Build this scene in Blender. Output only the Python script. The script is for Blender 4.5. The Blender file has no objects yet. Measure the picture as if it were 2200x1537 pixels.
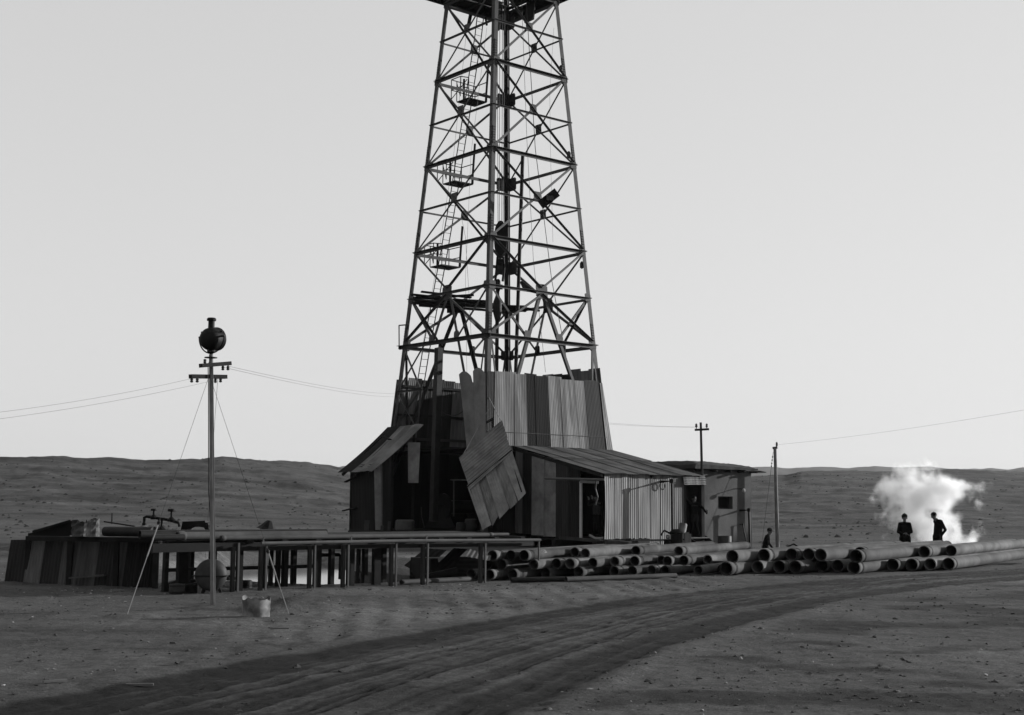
import bpy, math, random
import numpy as np
from mathutils import Vector, Matrix
random.seed(7)
SC = bpy.context.scene
COL = SC.collection
R = math.radians

# ---------------------------------------------------------------- camera
FPX, CAM_H, PITCH, ROLL = 2895.0, 1.70, 0.1089, 0.0069      # focal length in photograph pixels (2200 wide)
cam_data = bpy.data.cameras.new('camera')
cam_data.sensor_width = 36.0
cam_data.lens = FPX / 2200.0 * 36.0
cam_data.clip_start, cam_data.clip_end = 0.1, 9000.0
cam = bpy.data.objects.new('camera', cam_data)
COL.objects.link(cam)
cam.matrix_world = Matrix.Translation((0, 0, CAM_H)) @ Matrix.Rotation(math.pi / 2 + PITCH, 4, 'X') @ Matrix.Rotation(ROLL, 4, 'Z')
SC.camera = cam

# ---------------------------------------------------------------- sky, sun, exposure
SUN_AZ, SUN_EL = R(22.0), R(11.5)           # azimuth measured from +X (picture right) towards +Y (away from camera)
world = bpy.data.worlds.new('World')
SC.world = world
world.use_nodes = True
wn, wl = world.node_tree.nodes, world.node_tree.links
wn.clear()
w_out = wn.new('ShaderNodeOutputWorld')
w_bg = wn.new('ShaderNodeBackground')
w_sky = wn.new('ShaderNodeTexSky')
w_sky.sky_type = 'NISHITA'
w_sky.sun_disc = False
w_sky.sun_elevation = SUN_EL
w_sky.sun_rotation = math.pi / 2 - SUN_AZ
w_sky.air_density, w_sky.dust_density, w_sky.ozone_density = 1.0, 0.3, 1.0
w_sep = wn.new('ShaderNodeSeparateColor')   # orthochromatic plate: sees mostly blue and green light
w_mul = wn.new('ShaderNodeMath'); w_mul.operation = 'MULTIPLY'; w_mul.inputs[1].default_value = 0.85
w_mad = wn.new('ShaderNodeMath'); w_mad.operation = 'MULTIPLY_ADD'; w_mad.inputs[1].default_value = 0.15
wl.new(w_sky.outputs[0], w_sep.inputs[0])
wl.new(w_sep.outputs[2], w_mul.inputs[0])
wl.new(w_sep.outputs[1], w_mad.inputs[0])
wl.new(w_mul.outputs[0], w_mad.inputs[2])
w_pow = wn.new('ShaderNodeMath'); w_pow.operation = 'POWER'; w_pow.inputs[1].default_value = 0.25    # shoulder of the plate's response
wl.new(w_mad.outputs[0], w_pow.inputs[0])
wl.new(w_pow.outputs[0], w_bg.inputs['Color'])
w_bg.inputs['Strength'].default_value = 0.15
wl.new(w_bg.outputs[0], w_out.inputs[0])

sun_data = bpy.data.lights.new('sun', 'SUN')
sun_data.energy = 2.1
sun_data.angle = R(0.55)
sun_data.color = (1, 1, 1)                  # the plate is black and white
sun = bpy.data.objects.new('sun', sun_data)
COL.objects.link(sun)
sun_dir = Vector((math.cos(SUN_EL) * math.cos(SUN_AZ), math.cos(SUN_EL) * math.sin(SUN_AZ), math.sin(SUN_EL)))
sun.rotation_euler = (-sun_dir).to_track_quat('-Z', 'Y').to_euler()
SC.view_settings.view_transform = 'Standard'
SC.view_settings.look = 'None'
SC.view_settings.exposure = 1.74
SC.view_settings.gamma = 1.0
SC.view_settings.use_curve_mapping = False
SC.render.engine = 'CYCLES'
SC.cycles.use_denoising = True
SC.cycles.max_bounces = 6
SC.cycles.diffuse_bounces = 3
SC.cycles.glossy_bounces = 3
SC.cycles.volume_bounces = 4
SC.cycles.transparent_max_bounces = 8
SC.cycles.volume_step_rate = 1.0
SC.cycles.volume_max_steps = 256
SC.cycles.filter_width = 1.5

# ---------------------------------------------------------------- measuring helpers (photograph pixel <-> place)
_cp, _sp, _cr, _sr = math.cos(PITCH), math.sin(PITCH), math.cos(ROLL), math.sin(ROLL)
def ray(px, py):
    X, Y = px - 1100.0, 768.5 - py
    X, Y = X * _cr - Y * _sr, X * _sr + Y * _cr
    x, u, d = X / FPX, Y / FPX, 1.0
    return x, d * _cp - u * _sp, d * _sp + u * _cp
def at(px, py, Y):
    x, y, z = ray(px, py)
    k = Y / y
    return Vector((x * k, Y, CAM_H + z * k))
def atz(px, py, z):
    x, y, dz = ray(px, py)
    k = (z - CAM_H) / dz
    return Vector((x * k, y * k, z))
def proj(p):
    x, y, z = p[0], p[1], p[2] - CAM_H
    d, u = y * _cp + z * _sp, -y * _sp + z * _cp
    X, Y = FPX * x / d, FPX * u / d
    X, Y = X * _cr + Y * _sr, -X * _sr + Y * _cr
    return 1100 + X, 768.5 - Y
def on_line(o, d, px, z):
    """parameter along the ground line o + s*d whose point at height z stands at photograph column px"""
    lo, hi = -40.0, 60.0
    for _ in range(50):
        m = (lo + hi) / 2
        if proj((o[0] + m * d[0], o[1] + m * d[1], z))[0] < px: lo = m
        else: hi = m
    return lo
V = Vector

# ---------------------------------------------------------------- materials
MATS = {}
FILM = 0.47          # brown and rusty surfaces answer weakly on a blue-sensitive plate
def mat(name, v, rough=0.85, metal=0.0, var=0.35, scale=2.0, rnd=0.0, bump=0.0, bscale=20.0, stretch=(1, 1, 1), stain=0.0, spec=0.12):
    v = v * FILM
    m = bpy.data.materials.new(name)
    m.use_nodes = True
    nt = m.node_tree; n, l = nt.nodes, nt.links
    b = n['Principled BSDF']
    b.inputs['Roughness'].default_value = rough
    b.inputs['Metallic'].default_value = metal
    b.inputs['Specular IOR Level'].default_value = spec
    tc = n.new('ShaderNodeTexCoord')
    mp = n.new('ShaderNodeMapping'); mp.inputs['Scale'].default_value = stretch
    oi = n.new('ShaderNodeObjectInfo')
    ad = n.new('ShaderNodeVectorMath'); ad.operation = 'MULTIPLY_ADD'
    l.new(oi.outputs['Random'], ad.inputs[0]); ad.inputs[1].default_value = (37, 53, 71)
    l.new(tc.outputs['Object'], ad.inputs[2])
    l.new(ad.outputs[0], mp.inputs[0])
    t1 = n.new('ShaderNodeTexNoise'); t1.inputs['Scale'].default_value = scale; t1.inputs['Detail'].default_value = 8; t1.inputs['Roughness'].default_value = .65
    l.new(mp.outputs[0], t1.inputs['Vector'])
    r1 = n.new('ShaderNodeMapRange')
    r1.inputs['From Min'].default_value, r1.inputs['From Max'].default_value = .3, .7
    r1.inputs['To Min'].default_value, r1.inputs['To Max'].default_value = v * (1 - var), v * (1 + var)
    l.new(t1.outputs['Fac'], r1.inputs['Value'])
    last = r1.outputs[0]
    if stain:
        t2 = n.new('ShaderNodeTexNoise'); t2.inputs['Scale'].default_value = scale * .37; t2.inputs['Detail'].default_value = 5
        l.new(mp.outputs[0], t2.inputs['Vector'])
        r2 = n.new('ShaderNodeMapRange')
        r2.inputs['From Min'].default_value, r2.inputs['From Max'].default_value = .46, .6
        r2.inputs['To Min'].default_value, r2.inputs['To Max'].default_value = 1.0, 1.0 - stain
        l.new(t2.outputs['Fac'], r2.inputs['Value'])
        mm = n.new('ShaderNodeMath'); mm.operation = 'MULTIPLY'
        l.new(last, mm.inputs[0]); l.new(r2.outputs[0], mm.inputs[1]); last = mm.outputs[0]
    if rnd:
        r3 = n.new('ShaderNodeMapRange')
        r3.inputs['To Min'].default_value, r3.inputs['To Max'].default_value = 1 - rnd, 1 + rnd
        l.new(oi.outputs['Random'], r3.inputs['Value'])
        mm = n.new('ShaderNodeMath'); mm.operation = 'MULTIPLY'
        l.new(last, mm.inputs[0]); l.new(r3.outputs[0], mm.inputs[1]); last = mm.outputs[0]
    l.new(last, b.inputs['Base Color'])
    if bump:
        t3 = n.new('ShaderNodeTexNoise'); t3.inputs['Scale'].default_value = bscale; t3.inputs['Detail'].default_value = 6
        l.new(mp.outputs[0], t3.inputs['Vector'])
        bp = n.new('ShaderNodeBump'); bp.inputs['Strength'].default_value = bump; bp.inputs['Distance'].default_value = .02
        l.new(t3.outputs['Fac'], bp.inputs['Height']); l.new(bp.outputs[0], b.inputs['Normal'])
    MATS[name] = m
    return m
mat('derrick_steel', .085, .6, .3, .35, 1.5, .12, bump=.15)
mat('dark_iron', .03, .6, .3, .4, 3, .15, bump=.2)
mat('black_iron', .012, .6, .2, .4, 3)
mat('tin_light', .27, .7, .2, .45, 1.6, .16, stretch=(4, 4, .3), stain=.45)
mat('tin_bright', .37, .7, .2, .42, 1.8, .12, stretch=(4, 4, .3), stain=.4)
mat('tin_shade', .36, .8, .1, .24, 3.5, .14, stretch=(1, 1, 1), stain=.25)
mat('tin_curled', .27, .8, .1, .2, 2.5, .1, stain=.25)
mat('tin_mid', .26, .7, .2, .42, 1.3, .15, stretch=(3, 3, .35), stain=.3)
mat('tin_dark', .05, .75, .2, .4, 1.3, .2, stretch=(3, 3, .35), stain=.35)
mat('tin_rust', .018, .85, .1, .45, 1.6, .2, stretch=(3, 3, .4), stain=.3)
mat('roof_tin', .28, .8, .1, .35, 1.2, .2, stain=.4)
mat('timber', .055, .9, 0, .4, 3, .25, bump=.3, bscale=14, stretch=(1, 1, .3))
mat('timber_dark', .025, .9, 0, .4, 3, .25, bump=.3, bscale=14)
mat('pale_timber', .22, .85, 0, .25, 4, .1, stretch=(1, 1, .3))
mat('casing', .125, .85, .05, .5, 1.9, .45, bump=.3, bscale=24, stain=.55, spec=.15)
mat('casing_large', .14, .85, .05, .5, 1.5, .35, bump=.3, bscale=20, stain=.5, spec=.15)
mat('collar', .075, .8, .1, .35, 3, .2, spec=.15)
mat('pipe_grey', .12, .75, .1, .3, 2, .2, stain=.3)
mat('pole_paint', .26, .7, .1, .3, 3, .1)
mat('tin_fence', .14, .8, .1, .4, 1.6, .2, stretch=(3, 3, .4), stain=.4)
mat('pale_pipe', .13, .7, .1, .25, 3, .1)
mat('plaster', .165, .95, 0, .22, 1.1, bump=.35, bscale=12, stain=.3)
mat('mud_roof', .085, .95, 0, .35, 2.2, bump=.6, bscale=9)
mat('stone', .14, .95, 0, .35, 3, .35, bump=.4, bscale=16)
mat('white_paint', .6, .7, 0, .12, 4)
mat('pale_tin_can', .34, .75, .1, .35, 9, stain=.6, spec=.2)
mat('drum', .07, .6, .2, .4, 2.5, .2, stain=.3)
mat('drum_lid', .3, .6, .2, .4, 6, stain=.4)
mat('lamp_black', .012, .6, .0, .3, 3, spec=.12)
mat('lamp_glass', .2, .1, .9, .1, 3)
mat('porcelain', .09, .35, 0, .1, 3)
mat('wire', .07, .6, .3, .2, 4)
mat('rope_pale', .34, .9, 0, .2, 6)
mat('interior', .01, 1, 0, .3, 1)
mat('coat', .010, 1, 0, .4, 6, bump=.2, spec=0)
mat('trousers', .012, 1, 0, .4, 6, bump=.2, spec=0)
mat('shirt', .04, 1, 0, .35, 6, bump=.2, spec=0)
mat('skin', .16, .6, 0, .15, 8)
mat('cap', .008, .95, 0, .3, 6)
mat('tarred_boards', .02, .7, .0, .4, 2)
def M(k): return MATS[k]

# ---------------------------------------------------------------- mesh builder
class MB:
    def __init__(s): s.v, s.f, s.m = [], [], []
    def add(s, vs, fs, mi=0):
        o = len(s.v); s.v += [tuple(q) for q in vs]; s.f += [tuple(i + o for i in q) for q in fs]; s.m += [mi] * len(fs); return s
    def hexa(s, p, mi=0):       # eight corners: bottom ring then top ring
        return s.add(p, [(3, 2, 1, 0), (4, 5, 6, 7), (0, 1, 5, 4), (1, 2, 6, 5), (2, 3, 7, 6), (3, 0, 4, 7)], mi)
    def box(s, c, sz, rz=0.0, mi=0):
        cx, cy, cz = c; a, b, h = sz[0] / 2, sz[1] / 2, sz[2] / 2; ca, sa = math.cos(rz), math.sin(rz)
        P = []
        for z in (-h, h):
            for x, y in ((-a, -b), (a, -b), (a, b), (-a, b)):
                P.append((cx + x * ca - y * sa, cy + x * sa + y * ca, cz + z))
        return s.hexa(P, mi)
    def beam(s, p, q, w, h, side=None, mi=0):   # rectangular bar p->q, w across 'side', h across the other axis
        p, q = V(p), V(q); d = (q - p).normalized()
        if side is None: side = V((0, 0, 1)).cross(d) if abs(d.z) < .95 else V((1, 0, 0))
        a = V(side); a = (a - d * a.dot(d)).normalized(); b = d.cross(a)
        P = []
        for o in (p, q):
            for x, y in ((-1, -1), (1, -1), (1, 1), (-1, 1)): P.append(o + a * (x * w / 2) + b * (y * h / 2))
        return s.hexa(P, mi)
    def angle(s, p, q, d1, d2, w, t=.014, w2=None, mi=0):      # angle iron: corner edge p->q, flanges along d1 and d2
        p, q, d1, d2 = V(p), V(q), V(d1).normalized(), V(d2).normalized()
        w2 = w2 or w
        P = []
        for o in (p, q): P += [o, o + d1 * w, o + d1 * w + d2 * t, o + d2 * t]
        s.hexa(P, mi)
        P = []
        for o in (p, q): P += [o + d2 * t, o + d1 * t + d2 * t, o + d1 * t + d2 * w2, o + d2 * w2]
        return s.hexa(P, mi)
    def tube(s, pts, r, n=8, caps=True, mi=0):
        pts = [V(q) for q in pts]; N = len(pts)
        rs = r if isinstance(r, (list, tuple)) else [r] * N
        t0 = (pts[1] - pts[0]).normalized()
        a = t0.orthogonal().normalized()
        vs = []
        for i in range(N):
            t = (pts[min(i + 1, N - 1)] - pts[max(i - 1, 0)]).normalized()
            a = (a - t * a.dot(t)).normalized(); b = t.cross(a)
            for k in range(n):
                th = 2 * math.pi * k / n
                vs.append(pts[i] + (a * math.cos(th) + b * math.sin(th)) * rs[i])
        fs = []
        for i in range(N - 1):
            for k in range(n):
                k2 = (k + 1) % n; fs.append((i * n + k, i * n + k2, (i + 1) * n + k2, (i + 1) * n + k))
        if caps: fs += [tuple(range(n - 1, -1, -1)), tuple((N - 1) * n + k for k in range(n))]
        return s.add(vs, fs, mi)
    def lathe(s, prof, o=(0, 0, 0), axis=(0, 0, 1), n=20, mi=0, closed=False):   # profile [(radius, height)]
        ax = V(axis).normalized(); a = ax.orthogonal().normalized(); b = ax.cross(a); o = V(o)
        vs = []
        for (r, h) in prof:
            for k in range(n):
                th = 2 * math.pi * k / n
                vs.append(o + ax * h + (a * math.cos(th) + b * math.sin(th)) * r)
        fs = []; L = len(prof)
        for i in range(L if closed else L - 1):
            j = (i + 1) % L
            for k in range(n):
                k2 = (k + 1) % n; fs.append((i * n + k, i * n + k2, j * n + k2, j * n + k))
        return s.add(vs, fs, mi)
    def build(s, name, m, parent=None, smooth=False, loc=None):
        me = bpy.data.meshes.new(name)
        vs = s.v
        if loc is not None:
            L = V(loc); vs = [tuple(V(q) - L) for q in vs]
        me.from_pydata(vs, [], s.f)
        for mm in (m if isinstance(m, (list, tuple)) else [m]): me.materials.append(M(mm) if isinstance(mm, str) else mm)
        if any(s.m): me.polygons.foreach_set('material_index', s.m)
        if smooth:
            me.polygons.foreach_set('use_smooth', [True] * len(me.polygons))
            try: me.set_sharp_from_angle(angle=R(40))
            except Exception: pass
        me.update()
        o = bpy.data.objects.new(name, me); COL.objects.link(o)
        if loc is not None: o.location = loc
        if parent is not None:
            o.parent = parent
            if loc is None and parent.type == 'EMPTY': o.location = V((0, 0, 0))
        return o
def tag(o, label, cat, group=None, kind=None):
    if label: o['label'] = label
    if cat: o['category'] = cat
    if group: o['group'] = group
    if kind: o['kind'] = kind
    return o
class Thing:
    """an Empty at the thing's base; parts are given in world coordinates and stored relative to it"""
    def __init__(s, name, base, label, cat, group=None):
        s.o = bpy.data.objects.new(name, None); COL.objects.link(s.o); s.o.location = base; s.b = V(base)
        s.o.empty_display_size = .2
        tag(s.o, label, cat, group)
    def part(s, name, mb, m, smooth=False, parent=None, label=None):
        mb.v = [tuple(V(q) - s.b) for q in mb.v]
        o = mb.build(name, m, None, smooth)
        o.parent = parent or s.o
        if label: o['label'] = label
        return o
def single(name, mb, m, label, cat, group=None, smooth=False, base=None):
    if base is None:
        a = np.array(mb.v); base = (float(a[:, 0].mean()), float(a[:, 1].mean()), float(a[:, 2].min()))
    o = mb.build(name, m, None, smooth, loc=base)
    return tag(o, label, cat, group)
def sag(p, q, drop, n=14):
    p, q = V(p), V(q)
    return [p.lerp(q, i / n) - V((0, 0, drop * 4 * (i / n) * (1 - i / n))) for i in range(n + 1)]
def corr(bl, br, tr, tl, pitch=.11, amp=.006, along='v', rows=1, bend=None, flip=False, jag=0.0):
    """a corrugated sheet on four corners; ridges run along v (bl->tl) or along u (bl->br)"""
    bl, br, tr, tl = V(bl), V(br), V(tr), V(tl)
    if along == 'u': bl, br, tr, tl = br, tr, tl, bl
    W = ((br - bl).length + (tr - tl).length) / 2
    nr = max(2, round(W / pitch)); n = nr * 8
    nrm = (br - bl).cross(tl - bl).normalized()
    if flip: nrm = -nrm
    vs, fs = [], []
    jl = [random.uniform(-jag, jag) for _ in range(nr + 2)]
    for j in range(rows + 1):
        tv = j / rows
        for i in range(n + 1):
            tu = i / n
            p = bl.lerp(br, tu).lerp(tl.lerp(tr, tu), tv)
            off = amp * math.cos(2 * math.pi * nr * tu)
            if bend: p = p + nrm * bend(tu, tv)
            if jag and j == 0: p = p + (tl - bl).normalized() * jl[int(tu * nr)]
            vs.append(p + nrm * off)
    m = n + 1
    for j in range(rows):
        for i in range(n): fs.append((j * m + i, j * m + i + 1, (j + 1) * m + i + 1, (j + 1) * m + i))
    mb = MB(); mb.add(vs, fs)
    # thickness: a second skin just behind, joined round the edge
    o = len(vs); th = .004
    mb.add([q - nrm * th for q in vs], [tuple(reversed(f)) for f in fs])
    edge = [i for i in range(m)] ; top = [rows * m + i for i in range(m)]
    for a in (edge, top):
        for i in range(n): mb.f.append((a[i], a[i + 1], a[i + 1] + o, a[i] + o)); mb.m.append(0)
    for j in range(rows):
        for c in (0, n): a, b = j * m + c, (j + 1) * m + c; mb.f.append((a, b, b + o, a + o)); mb.m.append(0)
    return mb
ORD = 'first second third fourth fifth sixth seventh eighth ninth tenth eleventh twelfth thirteenth fourteenth fifteenth sixteenth seventeenth eighteenth'.split()

# ---------------------------------------------------------------- noise for the terrain
_rs = np.random.RandomState(11)
_tab = _rs.rand(512, 512)
def vnoise(x, y):
    xi, yi = np.floor(x).astype(int), np.floor(y).astype(int)
    fx, fy = x - xi, y - yi
    fx, fy = fx * fx * (3 - 2 * fx), fy * fy * (3 - 2 * fy)
    a, b = _tab[xi & 511, yi & 511], _tab[(xi + 1) & 511, yi & 511]
    c, d = _tab[xi & 511, (yi + 1) & 511], _tab[(xi + 1) & 511, (yi + 1) & 511]
    return (a * (1 - fx) + b * fx) * (1 - fy) + (c * (1 - fx) + d * fx) * fy - .5
def fbm(x, y, oct=4, gain=.5):
    s, a = 0, 1.0
    for i in range(oct): s = s + a * vnoise(x * 2 ** i + 17.3 * i, y * 2 ** i - 9.1 * i); a *= gain
    return s
def sst(a, b, x):
    t = np.clip((x - a) / (b - a), 0, 1); return t * t * (3 - 2 * t)
# ================================================================ THE GROUND
def edge_curve(pts):
    g = [atz(px, py, 0.0) for px, py in pts]
    xs, ys = [q.x for q in g], [q.y for q in g]
    s0 = (ys[1] - ys[0]) / (xs[1] - xs[0]); s1 = (ys[-1] - ys[-2]) / (xs[-1] - xs[-2])
    xs = [xs[0] - 30] + xs + [xs[-1] + 60]; ys = [ys[0] - 30 * s0] + ys + [ys[-1] + 60 * s1]
    return np.array(xs), np.array(ys)
ROAD_UP = edge_curve([(100, 1497), (400, 1450), (700, 1396), (950, 1350), (1180, 1311), (1500, 1268), (1800, 1245), (2200, 1222)])
ROAD_LO = edge_curve([(1080, 1545), (1250, 1462), (1420, 1388), (1600, 1337), (1800, 1291), (2000, 1263), (2200, 1245)])
RIDGE_L = [(-400, 986), (95, 981), (250, 987), (310, 990), (400, 986), (480, 983), (530, 987), (600, 991), (660, 995), (720, 1003), (770, 1010), (900, 1020), (1200, 1032)]
RIDGE_R = [(1200, 1034), (1500, 1028), (1620, 1024), (1690, 1021), (1720, 1014), (1830, 1012), (1900, 1013), (1960, 1011), (2060, 1008), (2120, 1010), (2200, 1015), (2700, 1012)]
_ra, _rr, _rz = [], [], []
for px, py in RIDGE_L + RIDGE_R:
    Y = float(np.interp(px, [100, 700, 1100, 1650, 2200], [150, 175, 230, 290, 310]))
    q = at(px, py, Y); _ra.append(q.x / q.y); _rr.append(q.y); _rz.append(q.z)
_o = np.argsort(_ra); _ra, _rr, _rz = np.array(_ra)[_o], np.array(_rr)[_o], np.array(_rz)[_o]
def pond_d(x, y):
    xr = x + 5.55 + .155 * (y - 37.5)
    return (xr / (3.1 + .5 * vnoise(y * .35, y * 0 + 3))) ** 2 + ((y - 37.6) / 7.2) ** 2
def road_t(x, y):
    yu, yl = np.interp(x, *ROAD_UP), np.interp(x, *ROAD_LO)
    return (yu - y) / np.maximum(yu - yl, .8)
def ruts(x, y, t):
    """0..1: how deeply wheels have pressed and oiled the track at this place"""
    s = x * .72 + y * .69
    tw = t + .02 * vnoise(s * .35, s * 0 + 2) + .012 * fbm(x * 1.3, y * 1.3, 2)
    r = .62 * np.interp(tw, [0, .03, .12, .2, .34, .45, .55, .70, .78, .9, 1.0], [.7, 1.1, 1.05, .8, .7, .85, .62, .45, .75, 1.15, 1.05])
    for c, w, a in ((.05, .045, .75), (.15, .03, .55), (.25, .022, .4), (.34, .03, .5), (.47, .035, .7), (.57, .025, .5), (.69, .022, .45), (.80, .03, .6), (.90, .045, .85), (.98, .03, .7)):
        c = c + .025 * vnoise(s * .12 + c * 50, s * 0 + c * 9)
        r = r + .45 * a * np.exp(-((tw - c) / w) ** 2) * (.75 + .9 * vnoise(s * .28 + 31 * c, s * 0 + 7 * c))
    r = r + .8 * fbm(tw * 26 + 3, s * .10, 3, .6) + .35 * fbm(x * 2.2, y * 2.2, 3, .6)
    r = r + .75 * fbm(tw * 58 + 11, s * .14, 2, .6)
    return np.clip(r, 0, 1.1)
def heap_h(x, y):
    n = 1 + 1.0 * fbm(x * .8, y * .8, 4, .6)
    h = .62 * np.exp(-((x + 11.8) / 1.3) ** 2) * np.exp(-((y - 45) / 1.7) ** 2)
    h = h + .50 * np.exp(-((x + 10.4) / 1.5) ** 2) * np.exp(-((y - 44.4) / 1.7) ** 2)
    h = h + .55 * np.exp(-((x + 14.8) / 2.6) ** 2) * np.exp(-((y - 47) / 2) ** 2)
    return h * n
MOUNDS = [(atz(622, 1312, 0.0), .75, .17), (atz(276, 1326, 0.0), .55, .05), (atz(458, 1309, 0.0), .6, .05), (atz(670, 1247, 0.0), .75, .30), (atz(400, 1246, .1), .5, .12)]
def gz(x, y):
    x, y = np.asarray(x, float), np.asarray(y, float)
    z = .05 * fbm(x * .22, y * .22, 3) + .018 * fbm(x * 1.1, y * 1.1, 3)
    z = z + .022 * fbm(x * 3.1, y * 3.1, 4, .65) * sst(60, 25, y)
    t = road_t(x, y)
    inroad = sst(-.02, .06, t) * sst(1.12, .95, t)
    z = z - .020 * inroad * ruts(x, y, t)
    z = z + .018 * np.exp(-((t + .05) / .05) ** 2) + .03 * np.exp(-((t - 1.1) / .06) ** 2)      # spoil thrown up beside the wheel tracks
    # pale tyre-combed strip above the road
    u = x * .78 + y * .62; w = -x * .62 + y * .78
    comb = sst(0.0, -.12, t) * sst(-1.1, -.55, t) * sst(-5.5, -2.5, x) * sst(6.5, 3.5, x)
    z = z + .016 * comb * np.sin((u * 1.9 - w * 1.25) * 5.2 + 2 * vnoise(x, y)) * (0.6 + vnoise(x * 3, y * 3))
    # the ground dips behind the long pipes on the right
    z = z - .24 * sst(40, 47, y) * sst(7, 10, x) * sst(90, 65, y) - .52 * np.exp(-((x - 10.1) / 1.6) ** 2 - ((y - 53) / 2.6) ** 2)
    z = z - .75 * sst(1.55, .65, pond_d(x, y))
    z = z + heap_h(x, y)
    for q, r, h in MOUNDS:
        z = z + h * np.exp(-(((x - q.x) / r) ** 2 + ((y - q.y) / r) ** 2) * 1.6)
    a = x / np.maximum(y, 8.0)
    rr, rz = np.interp(a, _ra, _rr), np.interp(a, _ra, _rz)
    rs_ = sum(np.interp(a + d, _ra, _rz) for d in (-.09, -.06, -.03, 0, .03, .06, .09)) / 7
    k = np.clip((y - 62) / (rr - 62), 0, 1.6)
    rz = rs_ + (rz - rs_) * sst(.35, 1.0, k)
    rise = np.where(k < 1, .12 * k + .88 * k ** 1.7, 1 - .9 * (k - 1))
    z = z + rz * rise + sst(70, 130, y) * (.55 * fbm(x * .035, y * .05, 4) + .25 * fbm(x * .15, y * .22, 3)) * sst(1.25, .85, k)
    z = z + sst(65, 110, y) * .22 * fbm(x * .45, y * .45, 3, .6)
    z = z + sst(90, 160, y) * .8 * np.abs(fbm(x * .03 + 5, y * .09, 3)) * sst(1.0, .8, k)
    return z
def gz1(x, y): return float(gz(np.array([x]), np.array([y]))[0])

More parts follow.
